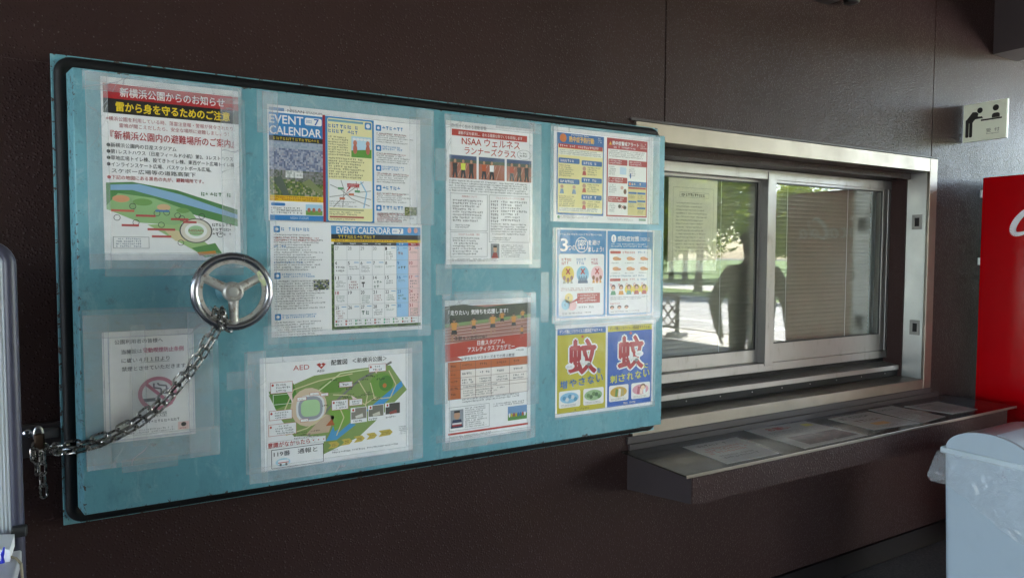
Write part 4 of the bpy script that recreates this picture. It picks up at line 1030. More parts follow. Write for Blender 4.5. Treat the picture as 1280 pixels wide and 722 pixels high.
p.part('centre_column'); p.rect(.335, .045, .352, .995, 'b01c34', 1); p.rect(.352, .05, .672, .995, '3f8fd0', 1); p.rrect(.366, .065, .660, .985, .015, 'e8e2ae', 2)
p.rect(.37, .075, .60, .095, '7ab0c4', 3); p.greek(.372, .11, .60, .20, 2, '3a7fc0', 4, .7, .08); p.rrect(.61, .075, .655, .14, .012, '4a92d0', 4); p.ell(.632, .108, .014, .02, 'e8eef2', 5)
p.rect(.52, .21, .655, .40, 'b9d8e8', 3); p.poly([(.52, .34), (.655, .32), (.655, .40), (.52, .40)], '6fae48', 4)
for u in (.545, .63): p.ell(u, .325, .014, .045, 'd07a66', 5); p.ell(u, .27, .013, .025, 'd88a74', 5)
for k in range(5): p.ell(.54+k*.024, .235, .012, .012, 'f2f4f4', 5)
p.greek(.372, .22, .515, .40, 8, '4a4a40', 4, .6, .15); p.greek(.372, .41, .655, .60, 8, '4a4a40', 4, .6, .35)
p.part('area_map'); p.rect(.372, .61, .655, .865, 'f2f2ea', 4)
for pts in ([(.38, .66), (.45, .70), (.52, .78), (.64, .84)], [(.40, .86), (.48, .74), (.60, .62)], [(.375, .77), (.50, .74), (.65, .78)], [(.45, .615), (.47, .70), (.46, .86)], [(.55, .62), (.56, .72), (.65, .70)]): p.line(pts, .0035, 'a8a8a2', 5)
p.line([(.58, .62), (.62, .72), (.60, .86)], .006, '9cc4de', 5)
for (u, v, c_) in ((.43, .68, '6fae7a'), (.50, .73, 'd88060'), (.54, .70, '6fae7a'), (.44, .77, 'd88060')): p.rect(u, v, u+.035, v+.02, c_, 6)
p.rect(.49, .64, .57, .675, 'c83038', 6); p.greek(.492, .642, .568, .673, 2, 'f4e0e0', 7, .6, .1); p.poly([(.50, .675), (.515, .675), (.48, .73)], 'c83038', 6)
p.greek(.375, .80, .6, .86, 3, '555555', 6, .5, .5); p.rect(.375, .875, .60, .89, 'b8b890', 4); p.greek(.375, .895, .60, .935, 2, '555550', 4, .6, .2); p.rect(.375, .94, .6, .955, 'c05a50', 4); p.greek(.375, .958, .6, .978, 1, 'a04a44', 4)
p.part('event_list')
for k in range(5):
    v = .085+k*.185; p.rrect(.685, v, .722, v+.055, .008, '3a8ed0', 2); p.ell(.703, v+.028, .009, .014, 'eef4f8', 3); p.greek(.73, v, .90-.02*(k % 2), v+.045, 2 if k in (1, 2) else 1, '3a8ec8', 3, .72, .1)
    p.greek(.69, v+.065, .955, v+.165, 5, '4a4a4c', 3, .55, .35); p.greek(.69, v+.07, .92, v+.09, 1, 'b84a44', 4, .55, .2)
p.rect(.885, .835, .975, .915, '7f8a4a', 4); p.mosaic(.885, .835, .975, .915, 9, 6, ('7f8a4a', '98a060', '5f6f38', 'b8b090'), 5)
p.greek(.69, .90, .87, .98, 4, 'c04a44', 5, .55, .2); p.done()

# ---- 3 event calendar, lower sheet
p = poster('event_calendar', (337.5, 275.5), .42, .302, 'lower event calendar sheet with month grid of dates', margins=(.010, .026, .0, .018), tapes=((-.05, .9, .10, 1.1),), seed=3, fm=M_FILMW)
p.part('side_column')
for k, (v, n) in enumerate(((.045, 15), (.445, 12), (.80, 7))):
    p.rrect(.02, v, .058, v+.055, .008, '3a8ed0', 2); p.ell(.039, v+.027, .010, .014, 'eef4f8', 3); p.greek(.066, v+.005, .30, v+.045, 1 if k == 0 else 2, '3a8ec8', 3, .7, .2)
    p.greek(.02, v+.065, .34, v+.065+n*.0215, n, '4a4a4c', 3, .55, .35)
p.greek(.02, .135, .34, .178, 2, 'c04a44', 4, .6, .25); p.rect(.26, .51, .36, .60, '6c7a58', 4); p.mosaic(.26, .51, .36, .60, 10, 7, ('6c7a58', 'a0a088', '4a5640', '52588a', 'b8b8b0'), 5); p.greek(.02, .205, .12, .235, 1, '4a90c8', 5); p.greek(.02, .345, .2, .37, 1, '4a90c8', 5)
p.part('calendar_grid')
def grass(u, v): return p.rnd.choice(('4f6a34', '5f7c3c', '3f5a2c', '6c8a48', '47622f'))
p.mosaic(.375, .195, .392, .965, 2, 46, None, 1, grass); p.mosaic(.392, .935, .99, .965, 50, 3, None, 1, grass)
p.rect(.375, .03, .99, .105, '5aa0dc', 1); p.txt('EVENT CALENDAR', .41, .040, .775, .098, 'e8f0f8', bold=.025); p.rrect(.785, .045, .865, .095, .008, 'f4f6f8', 2); p.txt('2022', .79, .060, .822, .080, '3a86c8'); p.txt('7', .835, .050, .852, .092, '3a70b8', bold=.03)
for u in (.91, .955): p.ell(u, .06, .014, .026, 'e6b4aa', 2)
p.rect(.375, .105, .99, .150, '22262c', 1); p.greek(.42, .11, .70, .145, 1, 'd8c03a', 3, .75, .03); p.rect(.375, .150, .99, .175, 'e8c21c', 1); p.greek(.40, .152, .9, .173, 1, '9a3a20', 3, .7, .1)
U0, U1, V0, V1 = .392, .985, .205, .872; cw, rh = (U1-U0)/7, (V1-V0)/5
p.rect(U0, .175, U1, V0, '4a4e52', 1); p.rect(U0+5*cw, .175, U0+6*cw, V0, '2f86cc', 2); p.rect(U0+6*cw, .175, U1, V0, 'c03038', 2)
for k in range(7): p.greek(U0+k*cw+.02, .180, U0+(k+1)*cw-.02, .2, 1, 'e0e0e0', 3)
p.rect(U0, V0, U1, .935, 'eef0f0', 1); p.rect(U0+5*cw, V0, U0+6*cw, V1, '9ec8ea', 2); p.rect(U0+6*cw, V0, U1, V1, 'ecc8c6', 2)
days = ['27', '28', '29', '30']+[str(d) for d in range(1, 32)]
for i, d in enumerate(days):
    cx, ry = i % 7, i//7; u, v = U0+cx*cw, V0+ry*rh
    col_ = 'a0a0a0' if i < 4 else ('3a78c0' if cx == 5 else ('c03038' if cx == 6 or d == '18' else '33363a')); p.txt(d, u+.006, v+.012, u+.006+(.012 if len(d) == 1 else .024), v+.042, col_, 4, .01)
    if i >= 4 and p.rnd.random() < .8: p.greek(u+.012, v+.05, u+cw-.006, v+.05+.02*p.rnd.choice((1, 2, 3, 4)), p.rnd.choice((1, 2, 3, 4)), p.rnd.choice(('505254', '505254', '4a7a6a', 'a04a44')), 4, .6, .3)
    if i >= 4 and p.rnd.random() < .4: p.rect(u+cw*.55, v+.018, u+cw*.92, v+.024, '6aa8d8', 4)
for k in range(8): p.rect(U0+k*cw-.0007, V0, U0+k*cw+.0007, V1, '9a9c9e', 5)
for k in range(6): p.rect(U0, V0+k*rh-.001, U1, V0+k*rh+.001, '9a9c9e', 5)
for r_ in range(2):
    for k in range(9): p.rect(U0+.006+k*.065, .88+r_*.027, U0+.016+k*.065, .898+r_*.027, p.rnd.choice(('6abf9a', 'c05a50', '7ab07a')), 5); p.greek(U0+.019+k*.065, .878+r_*.027, U0+.062+k*.065, .90+r_*.027, 1, '555555', 5)
p.done()

# ---- 4 running class poster
p = poster('running_class_poster', (557.4, 150.1), .297, .42, 'white running class poster with a red title and three small track photos', margins=(.006, .03, .018, .012), tapes=((-.12, .20, .0, .42), (.55, -.05, 1.02, .02)), seed=4)
p.part('heading'); p.txt('週1回から始める運動習慣!', .05, .018, .45, .045, '3a3a3c'); p.rect(.06, .055, .93, .100, 'c83a2c'); p.txt('運動不足を解消し、走れる健康な体づくりを目指します', .13, .066, .87, .090, 'f2dcd8', bold=.01)
p.txt('NSAA ウェルネス', .17, .104, .84, .158, 'c8382c', bold=.015); p.txt('ランナーズクラス', .20, .170, .79, .222, 'c8382c', bold=.015); p.ell(.895, .195, .085, .036, 'f6f6f6', 1); p.ring(.895, .195, .085, .036, .004, '555555', 2); p.greek(.84, .178, .95, .214, 2, '444444', 3, .7, .05)
p.part('photo')
for k in range(3):
    u = .035+k*.325; p.rect(u, .235, u+.30, .395, 'b8705a', 1); p.rect(u, .235, u+.30, .275, '46608c', 2); p.rect(u, .262, u+.30, .285, '5a6a58', 3)
    for q in range(4): p.line([(u+.02+q*.06, .395), (u+.10+q*.05, .29)], .0015, 'd8b0a0', 3)
    for q, c_ in enumerate(((('22252c', 'd8e04a', '303238'), ('d06030', 'e8e8e8'), ('c85a38', '26282e', '2a2c34'))[k])):
        cu = u+.06+q*.09; p.ell(cu, .275, .014, .013, 'c89878', 5, 10); p.poly([(cu-.026, .29), (cu+.026, .288), (cu+.022, .335), (cu-.022, .335)], c_, 4); p.poly([(cu-.02, .335), (cu+.02, .335), (cu+.03, .39), (cu+.012, .39), (cu, .35), (cu-.014, .392), (cu-.028, .388)], '30323c', 4)
p.part('body_text'); p.greek(.03, .405, .97, .49, 5, '444446', 3, .6, .04)
for b_ in ((.04, .50, .46, .76), (.48, .50, .97, .84), (.04, .77, .46, .945)): p.frame(*b_, .0022, '666668', 2)
p.txt('体験会について', .17, .512, .34, .526, 'c05a4c'); p.txt('ウェルネスランナーズクラス概要', .56, .512, .90, .526, 'c05a4c'); p.greek(.07, .54, .43, .70, 8, '3c3c3e', 3, .6, .3); p.greek(.10, .715, .30, .745, 2, '3c3c3e'); p.txt('プログラム内容（例）', .13, .78, .37, .795, 'c05a4c')
p.greek(.07, .805, .43, .935, 7, '3c3c3e', 3, .6, .3); p.greek(.50, .535, .60, .70, 7, '3c3c3e', 3, .6, .2); p.greek(.62, .535, .95, .69, 7, '3c3c3e', 3, .6, .35); p.greek(.50, .70, .95, .79, 5, '3c3c3e', 3, .55, .1); p.greek(.52, .80, .75, .83, 2, '3c3c3e')
p.part('portrait'); p.rect(.50, .85, .60, .955, '8a9098', 2); p.poly([(.51, .955), (.53, .915), (.57, .915), (.59, .955)], 'b03a3a', 3); p.ell(.55, .89, .022, .024, 'caa088', 4); p.rect(.53, .865, .57, .878, '2a2624', 5)
p.part('contact_text'); p.greek(.62, .855, .93, .95, 7, '3c3c3e', 3, .55, .3); p.greek(.06, .955, .60, .98, 2, '3c3c3e', 3, .6, .2); p.done()

# ---- 5 athletics academy poster
p = poster('academy_poster', (555.8, 375.6), .297, .423, 'athletics academy poster with runners on a track and orange timetable', rot=.003, margins=(.010, .018, .018, .022), tapes=((-.12, .20, .02, .72), (.95, .15, 1.10, .8), (.1, -.06, .9, .03), (.0, .985, 1.0, 1.06)), seed=5, fm=M_FILMW)
p.part('track_photo'); p.rect(0, 0, 1, .30, 'b0786c', 1); p.rect(0, 0, 1, .04, 'd4dade', 2); p.poly([(0, .04), (.2, .03), (.45, .055), (.7, .045), (1, .035), (1, .125), (0, .165)], '3f4a38', 3); p.poly([(0, .165), (1, .12), (1, .145), (0, .19)], '8aa668', 4)
for k in range(6): p.line([(0, .20+k*.02), (1, .15+k*.028)], .0015, 'e0c4ba', 4)
for (u, v, s_) in ((.10, .19, 1.), (.32, .17, .75), (.54, .16, .95), (.65, .13, .7), (.79, .16, .85), (.90, .12, .6), (.89, .24, .55)):
    p.ell(u, v-.050*s_, .017*s_, .015*s_, 'b88a70', 7, 10); p.ell(u, v-.056*s_, .018*s_, .010*s_, '2a2220', 8, 10); p.poly([(u-.034*s_, v-.033*s_), (u+.034*s_, v-.033*s_), (u+.024*s_, v+.02*s_), (u-.024*s_, v+.02*s_)], 'dd9a48', 6); p.line([(u-.034*s_, v-.028*s_), (u-.05*s_, v-.004*s_), (u-.034*s_, v+.012*s_)], .0045*s_, 'c09078', 6); p.line([(u+.034*s_, v-.028*s_), (u+.052*s_, v-.008*s_), (u+.045*s_, v-.024*s_)], .0045*s_, 'c09078', 6); p.poly([(u-.026*s_, v+.02*s_), (u+.026*s_, v+.02*s_), (u+.034*s_, v+.052*s_), (u, v+.048*s_), (u-.034*s_, v+.052*s_)], '2c2c34', 6)
    p.poly([(u-.03*s_, v+.05*s_), (u-.01*s_, v+.05*s_), (u-.015*s_, v+.10*s_), (u-.03*s_, v+.10*s_)], 'c09078', 6); p.poly([(u+.012*s_, v+.05*s_), (u+.035*s_, v+.05*s_), (u+.03*s_, v+.085*s_), (u+.015*s_, v+.085*s_)], 'c09078', 6)
p.part('heading'); p.txt('「走りたい」気持ちを応援します！', .04, .070, .72, .105, 'f6f6f4', 8, .025); p.txt('体験＆入会受付中！', .10, .255, .47, .283, '3a3432', 8, .02); p.txt('小学生からマスターズまでの陸上教室', .17, .405, .80, .428, '2c2c2e', 8, .01)
p.poly([(.0, .305), (1, .262), (1, .365), (0, .405)], 'cc4430', 6); p.txt('日産スタジアム', .36, .293, .68, .328, 'f6f0ee', 8, .015); p.txt('アスレティクス アカデミー', .25, .335, .80, .372, 'f6f0ee', 8, .015); p.poly([(0, .405), (.12, .395), (.2, .425), (0, .43)], 'c85a48', 7); p.ell(.88, .385, .09, .022, 'f4f4f2', 9); p.greek(.82, .375, .94, .395, 1, '444444', 10)
p.part('timetable'); p.rect(.03, .435, .97, .495, 'd0703c', 2); p.rect(.03, .495, .17, .70, 'd0703c', 2); p.rect(.17, .495, .97, .70, 'ece4de', 1)
for u in (.03, .17, .34, .52, .74, .97): p.rect(u-.002, .435, u+.002, .70, '8a5a48', 3)
for v in (.435, .495, .55, .605, .63, .70): p.rect(.03, v-.0012, .97, v+.0012, '8a5a48', 3)
for k in range(4): p.greek(.19+k*.2, .452, .32+k*.2, .475, 1, '4a2a20', 4); p.greek(.19+k*.2, .512, .32+k*.2, .535, 1, '3c3c3e', 4); p.greek(.185+k*.2, .56, .325+k*.2, .60, 2, '3c3c3e', 4, .6, .05)
for v in (.455, .515, .565, .612, .655): p.greek(.06, v, .15, v+.02, 1, '4a2a20', 4)
p.greek(.20, .61, .6, .626, 1, '3c3c3e', 4); p.greek(.20, .64, .72, .69, 3, '3c3c3e', 4, .55, .4); p.greek(.19, .70, .95, .735, 2, '3c3c3e', 4, .6, .3)
p.part('footer'); p.frame(.04, .755, .50, .925, .0022, '666668', 2); p.rect(.055, .775, .20, .905, '9aa0a8', 2); p.poly([(.06, .905), (.08, .845), (.175, .845), (.195, .905)], '2f3a5c', 3); p.rect(.075, .868, .18, .88, 'd8d8dc', 4); p.rect(.075, .88, .18, .893, 'b03a40', 5); p.ell(.128, .815, .034, .03, 'c89c80', 6); p.rect(.096, .782, .16, .797, '28221e', 7)
p.greek(.22, .765, .49, .915, 10, '3c3c3e', 3, .58, .25); p.greek(.55, .76, .93, .79, 2, '3c3c3e', 3); p.rect(.72, .80, .955, .905, '7aa2cc', 2); p.rect(.72, .86, .955, .905, '68a050', 3)
for k in range(8): p.ell(.74+k*.027, .865, .011, .016, p.rnd.choice(('d8c040', '4a78c0', 'c85a50', 'e8e8e8')), 5, 8)
p.rect(.03, .938, .97, .952, 'cc4430', 2); p.greek(.05, .96, .55, .985, 2, '3c3c3e', 3, .6, .2); p.done()

# ---- 6 AED map
p = poster('aed_map', (324.5, 447.6), .42, .297, 'landscape park map notice with a heart logo and yellow arrows, below the calendar', margins=(.030, .030, .020, .026), tapes=((-.09, -.06, .02, 1.0), (.95, -.05, 1.07, .95), (.0, .99, 1.0, 1.1)), seed=6)
p.part('heading'); p.txt('AED', .20, .085, .30, .128, 'cc4a48', bold=.0); p.poly([(.345, .09), (.365, .078), (.375, .09), (.388, .078), (.405, .092), (.377, .135)], 'c8483c', 3); p.poly([(.375, .09), (.388, .105), (.37, .115)], 'f0e0dc', 4); p.txt('AED', .348, .14, .395, .16, '444444', bold=.02)
p.txt('配置図', .44, .060, .545, .108, '2c2c2e', bold=.015); p.txt('＜新横浜公園＞', .58, .056, .815, .104, '2c2c2e', bold=.01)
p.part('map')
G1, G2 = '93ad64', '7c9c58'
p.poly([(.05, .33), (.33, .19), (.60, .16), (.84, .15), (.96, .40), (.78, .62), (.62, .80), (.36, .93), (.40, .75), (.20, .72), (.12, .55)], G1, 1)
p.poly([(.05, .30), (.20, .24), (.23, .40), (.09, .46)], '5f9a3c', 2); p.frame(.075, .33, .19, .42, .004, 'e8eee0', 3)
p.poly([(.36, .30), (.45, .22), (.55, .21), (.58, .28), (.50, .36), (.40, .36)], '78a648', 2); p.line([(.33, .36), (.5, .19), (.7, .17)], .006, 'cfd8a8', 3)
p.line([(.29, .73), (.42, .50), (.62, .27), (.85, .12)], .010, '8c8c86', 3)
p.ell(.78, .33, .085, .115, '7fb04c', 3); p.ell(.81, .32, .05, .075, '5f9c40', 4); p.ell(.80, .34, .014, .022, 'd08040', 5)
p.poly([(.67, .56), (.92, .31), (.93, .36), (.72, .60)], '4aa0dc', 4); p.poly([(.40, .80), (.44, .70), (.475, .60), (.50, .62), (.48, .74), (.56, .66), (.60, .68), (.47, .80)], '5aa6d6', 4)
p.poly([(.42, .53), (.48, .46), (.57, .56), (.55, .66), (.46, .72)], '8ab850', 5); p.poly([(.27, .72), (.40, .55), (.46, .58), (.42, .72)], 'cdb49a', 5); p.poly([(.40, .66), (.44, .60), (.46, .66)], 'c86a3c', 6)
p.ell(.295, .47, .115, .175, 'd8c2a8', 4); p.rrect(.215, .36, .395, .60, .09, 'd8dadc', 5); p.rrect(.228, .375, .382, .585, .08, 'a4a8b2', 6); p.rrect(.245, .405, .365, .555, .05, 'b4d8a4', 7)
for pts in ([(.12, .55), (.2, .30), (.36, .24), (.58, .20)], [(.45, .38), (.56, .40), (.66, .50), (.74, .44)], [(.62, .27), (.68, .42), (.66, .56)], [(.70, .30), (.73, .46), (.84, .46), (.88, .34), (.83, .20)], [(.15, .70), (.28, .66), (.40, .56)], [(.48, .46), (.52, .60), (.47, .76)]): p.line(pts, .005, 'd6cda0', 6)
p.part('callout')
for (u, v, w_, h_) in ((.06, .22, .135, .10), (.05, .47, .14, .085), (.045, .59, .17, .105), (.22, .37, .06, .035), (.30, .34, .06, .03), (.37, .355, .05, .03), (.24, .57, .05, .03), (.44, .43, .11, .095), (.49, .27, .09, .05), (.555, .44, .09, .06), (.69, .128, .12, .075)):
    p.rect(u, v, u+w_, v+h_, 'f4f2f0', 8); p.frame(u, v, u+w_, v+h_, .0035, 'c86a60', 9); p.greek(u+.03*w_/.12, v+.012, u+w_-.006, v+h_-.008, max(1, int(h_/.026)), '555555', 10, .6, .3); 
    if w_ > .1: p.ell(u+.014, v+.025, .007, .011, 'c8483c', 10, 8)
for pts in ([(.16, .32), (.19, .32), (.195, .42)], [(.73, .175), (.76, .175), (.74, .22)], [(.58, .44), (.61, .44), (.57, .40)]): p.poly(pts[::-1], 'e8d4d0', 9)
for _ in range(26): u, v = p.rnd.uniform(.36, .85), p.rnd.uniform(.22, .52); p.greek(u, v, u+.06, v+.02, 1, '33382c', 8, .7, .3)
p.greek(.2, .68, .4, .80, 5, '3a3428', 8, .55, .5)
for k in range(3):
    u = .565+k*.118; p.rect(u, .52-.005*k, u+.11, .665-.005*k, 'f4f2f0', 9); p.rect(u+.004, .525-.005*k, u+.106, .628-.005*k, ('9a9488', '8c8a7c', '5c5a54')[k], 10); p.poly([(u+.03, .60), (u+.08, .58), (u+.085, .615), (u+.035, .622)], ('d8d4cc', 'cfcabc', 'a85a50')[k], 11); p.rect(u+.004, .525-.005*k, u+.03, .56-.005*k, 'eeeae6', 11); p.ell(u+.017, .542-.005*k, .007, .012, 'c8483c', 12, 8); p.greek(u+.006, .635, u+.1, .66, 1, '444444', 10)
p.part('warning_box'); p.rect(.03, .745, .40, .80, 'f4f4f4', 8); p.frame(.03, .745, .40, .80, .0025, 'b0b0b0', 9); p.txt('意識がなかったら・・・', .04, .752, .39, .797, 'c0302c', 10, .02)
p.rect(.06, .815, .385, .985, 'f0f0f0', 8); p.frame(.06, .815, .385, .985, .005, '2c2c2e', 9); p.txt('119番　通報と', .075, .835, .345, .88, '222224', 10, .012); p.ell(.13, .935, .045, .035, 'a8d0e0', 10); p.rrect(.10, .915, .165, .955, .01, 'e8e8ea', 11); p.rect(.10, .935, .165, .942, 'c83a34', 12); p.ell(.115, .957, .008, .012, '333333', 13, 8); p.ell(.15, .957, .008, .012, '333333', 13, 8)
p.part('arrow')
for k in range(5):
    u, v = .415+k*.085, .815-k*.012; w_ = .075 if k < 4 else .10; p.poly([(u, v), (u+w_-.02, v-.003), (u+w_, v+.027), (u+w_-.02, v+.054), (u, v+.058), (u+.02, v+.028)], 'd2ba5a', 8); p.greek(u+.025, v+.014, u+w_-.015, v+.044, 2, '4a4020', 9)
p.greek(.43, .905, .90, .925, 1, '444446', 8, .7, .02); p.greek(.38, .885, .5, .90, 1, '444446', 8, .7); p.greek(.90, .745, .97, .83, 5, '555555', 8, .6, .2); p.done()

# ---- 7 no-smoking notice
p = poster('no_smoking_notice', (127, 415), .195, .262, 'faded no smoking notice under layers of tape, crossed by the chain', margins=(.055, .055, .040, .058), tapes=((-.25, -.20, 1.22, .0), (-.25, .0, .02, .97), (.93, .0, 1.22, .97), (-.25, .97, 1.18, 1.18), (.30, -.05, .46, 1.05)), seed=7)
p.part('border'); p.frame(.06, .05, .985, .985, .004, '96aace', 1)
p.part('body_text'); p.txt('公園利用者の皆様へ', .13, .075, .65, .115, '626268', bold=.01); p.txt('当施設は', .20, .165, .42, .205, '626268', bold=.01); p.txt('受動喫煙防止条例', .43, .160, .88, .205, 'cc7a92', bold=.015); p.txt('に従い４月１日より', .20, .245, .72, .285, '626268', bold=.01); p.rect(.40, .290, .72, .293, '626268', 2); p.txt('禁煙とさせていただきます', .20, .322, .90, .362, '626268', bold=.01)
p.part('pictogram'); p.ring(.58, .585, .215, .155, .045, 'd494a4', 4, 36); p.rect(.42, .625, .61, .655, '8a8a90', 2)
p.poly([(.42, .485), (.45, .467), (.75, .69), (.72, .705)], 'd494a4', 5); p.line([(.54, .49), (.54, .53), (.62, .545), (.62, .585), (.70, .59)], .007, '94949a', 2); p.line([(.58, .49), (.60, .51), (.68, .52), (.68, .55), (.76, .56)], .007, '94949a', 2)
p.txt('禁煙', .50, .755, .68, .805, '9c9ca0', 2); p.greek(.18, .825, .85, .855, 1, '94949a', 2, .8, .02); p.greek(.18, .90, .78, .945, 2, '9c9ca0', 2, .6, .1); p.rect(.80, .87, .93, .945, 'ecd0cc', 2); p.ell(.865, .895, .03, .02, '444444', 3); p.greek(.82, .92, .91, .94, 1, 'c04a44', 4); p.done()

# ---- 8 heat stroke posters
p = poster('heat_stroke_sheet', (692.3, 158.2), .415, .300, 'paired blue and red heat stroke posters at the top of the door', margins=(.014, .028, .010, .0), tapes=((.94, .0, 1.06, 1.0),), seed=8)
p.part('blue_poster'); B = '2f72b8'; p.rect(.025, .055, .48, .925, B, 1); p.rrect(.038, .17, .47, .905, .015, 'e6dc9c', 2); p.ell(.085, .11, .032, .045, 'dd7a28', 3); p.txt('熱中症予防行動', .14, .085, .38, .145, 'f0c060', 4, .03); p.greek(.16, .06, .34, .08, 1, 'e8eef4', 4); p.greek(.42, .07, .47, .13, 3, 'e0ecf4', 4)
p.rrect(.042, .17, .466, .215, .01, 'c8382e', 4); p.greek(.055, .178, .45, .207, 1, 'f4dcd8', 5, .8, .05); p.rrect(.042, .222, .466, .290, .01, 'f2efdc', 4); p.greek(.052, .228, .455, .285, 3, '555550', 5, .6, .1)
for (u, v) in ((.042, .32), (.042, .54), (.262, .33), (.262, .515), (.262, .70)):
    p.rrect(u, v, u+.20, v+.055, .012, B, 4); p.greek(u+.02, v+.012, u+.17, v+.045, 1, 'eef2f6', 5, .8, .15)
p.greek(.05, .39, .20, .52, 6, '5a5848', 5, .6, .3); p.greek(.05, .72, .22, .84, 6, '5a5848', 5, .6, .25)
for v in (.40, .585, .77): p.ell(.287, v+.02, .017, .024, 'caa088', 5); p.poly([(.268, v+.09), (.275, v+.045), (.30, v+.045), (.307, v+.09)], ('c85a4c', 'c84a44', 'd06a5a')[int(v*10) % 3], 5); p.greek(.32, v-.005, .45, v+.09, 4, '5a5848', 5, .6, .35)
for u in (.075, .19): p.ell(u, .625, .015, .02, 'caa088', 5); p.poly([(u-.02, .70), (u-.012, .65), (u+.012, .65), (u+.02, .70)], '7a9ab8', 5)
p.rect(.05, .845, .46, .895, 'f2efdc', 4); p.greek(.055, .85, .45, .89, 2, '6a7a8a', 5, .6, .1); p.greek(.03, .935, .40, .965, 2, '6a6a6a', 3, .6, .2); p.ell(.045, .95, .012, .016, '5aa070', 4)
p.part('red_poster'); Rd = 'bc2a30'; p.rect(.51, .055, .935, .925, Rd, 1); p.rect(.522, .175, .925, .91, 'f0ebe6', 2); p.poly([(.53, .13), (.545, .095), (.56, .13)], 'f0b830', 3); p.txt('熱中症警戒アラート', .565, .085, .84, .130, 'f6eeee', 4, .025); p.greek(.58, .14, .82, .165, 1, 'f0d8d8', 4, .8, .02); p.greek(.86, .08, .93, .15, 3, 'f0d0d0', 4)
p.greek(.535, .185, .915, .265, 4, '5a5452', 4, .6, .1)
for (u, v) in ((.527, .285), (.735, .285), (.527, .485), (.527, .70)): p.rrect(u, v, u+.195, v+.065, .01, Rd, 4); p.greek(u+.01, v+.008, u+.17, v+.058, 2, 'f4dcdc', 5, .7, .2)
for (u, v) in ((.535, .365), (.74, .365), (.535, .565), (.535, .78)): p.greek(u, v, u+.085, v+.10, 5, '6a6462', 5, .6, .3)
p.rect(.645, .37, .71, .45, 'b8d0e0', 5); p.ell(.668, .60, .016, .02, 'd8b0a0', 5); p.ell(.70, .64, .016, .03, '7a4a3a', 5); p.ell(.645, .81, .016, .022, '5a4038', 5); p.ell(.70, .82, .016, .022, '5a4038', 5); p.txt('✕', .66, .795, .69, .835, 'd02c30', 6, .04); p.ell(.755, .46, .008, .03, '3a6aa0', 5)
p.rect(.73, .52, .925, .905, 'd9cc8e', 4); p.rect(.73, .52, .925, .58, B, 5); p.ell(.75, .55, .012, .017, 'dd7a28', 6); p.greek(.77, .535, .88, .565, 1, 'f0dcb0', 6, .85); p.rect(.735, .585, .92, .605, 'c8382e', 6)
for (u, v) in ((.735, .64), (.735, .74), (.83, .64), (.83, .73), (.83, .81)): p.rect(u, v, u+.088, v+.022, B, 6); p.greek(u+.005, v+.03, u+.08, v+.075, 3, '5a5848', 6)
p.greek(.52, .94, .80, .97, 2, '6a6a6a', 3, .6, .2); p.rect(.85, .94, .925, .965, '9ab8a0', 3); p.done()

# ---- 9 infection notices
p = poster('infection_notice_sheet', (694.7, 284.5), .415, .300, 'paired sky blue infection control posters in the middle of the door edge column', margins=(.016, .030, .0, .008), tapes=((.92, .0, 1.06, 1.0),), seed=9)
p.part('three_things_poster'); C = '2f8ccc'; p.rect(.01, .02, .488, .975, C, 1); p.rrect(.03, .28, .468, .955, .02, 'f0efec', 2); p.txt('3', .045, .115, .11, .25, 'f4f6f8', 3, .03); p.txt('つの', .115, .185, .185, .24, 'f4f6f8', 3, .02); p.ring(.245, .18, .062, .085, .006, 'f4f6f8', 3); p.ell(.245, .18, .052, .072, '2f8ccc', 3); p.txt('密', .205, .12, .285, .23, 'f4f6f8', 5, .01); p.txt('を避け', .31, .125, .425, .18, 'f4f6f8', 3, .02); p.txt('ましょう!', .31, .20, .462, .255, 'f4f6f8', 3, .02); p.greek(.04, .055, .46, .08, 1, 'dceaf4', 3, .8, .02)
for k, (c_, b_) in enumerate((('c85a4c', 'e8c850'), ('4a88c4', '8cc4e0'), ('c04a6a', 'e8bcc0'))):
    u = .055+k*.142; p.greek(u, .32, u+.115, .40, 2, c_, 4, .75, .05); p.ell(u+.06, .50, .06, .09, b_, 3)
    for q in range(3 if k != 1 else 7): p.ell(u+.025+q*(.035 if k != 1 else .012), .54+.02*(q % 2), .014 if k != 1 else .005, .025, ('b08070', '5a7aa0', 'b06a50')[k], 5, 10); p.poly([(u+.012+q*(.035 if k != 1 else .012), .60), (u+.018+q*(.035 if k != 1 else .012), .565), (u+.034+q*(.033 if k != 1 else .012), .565), (u+.04+q*(.033 if k != 1 else .012), .60)], ('b8b4a8', '6a8ab0', 'e8a860')[k], 4)
    p.line([(u+.042, .44), (u+.078, .50)], .008, 'd03430', 6); p.line([(u+.078, .44), (u+.042, .50)], .008, 'd03430', 6)
p.greek(.05, .645, .40, .685, 2, 'b06a5c', 4, .7, .15)
for (u, v, c_) in ((.125, .76, 'ecd890'), (.095, .83, '9cd0e4'), (.16, .84, 'ecc0c0')): p.ell(u, v, .04, .055, c_, 3); p.greek(u-.012, v-.02, u+.02, v+.02, 1, '7a8a9a', 5)
p.rect(.205, .71, .43, .82, 'c8463c', 4); p.poly([(.125, .82), (.21, .76), (.21, .79)], 'c8463c', 5); p.greek(.215, .72, .42, .81, 3, 'f4dcd8', 5, .7, .1); p.greek(.22, .85, .40, .88, 1, '5a5a5a', 4, .7); p.greek(.06, .915, .36, .935, 1, '5a5a5a', 4, .8)
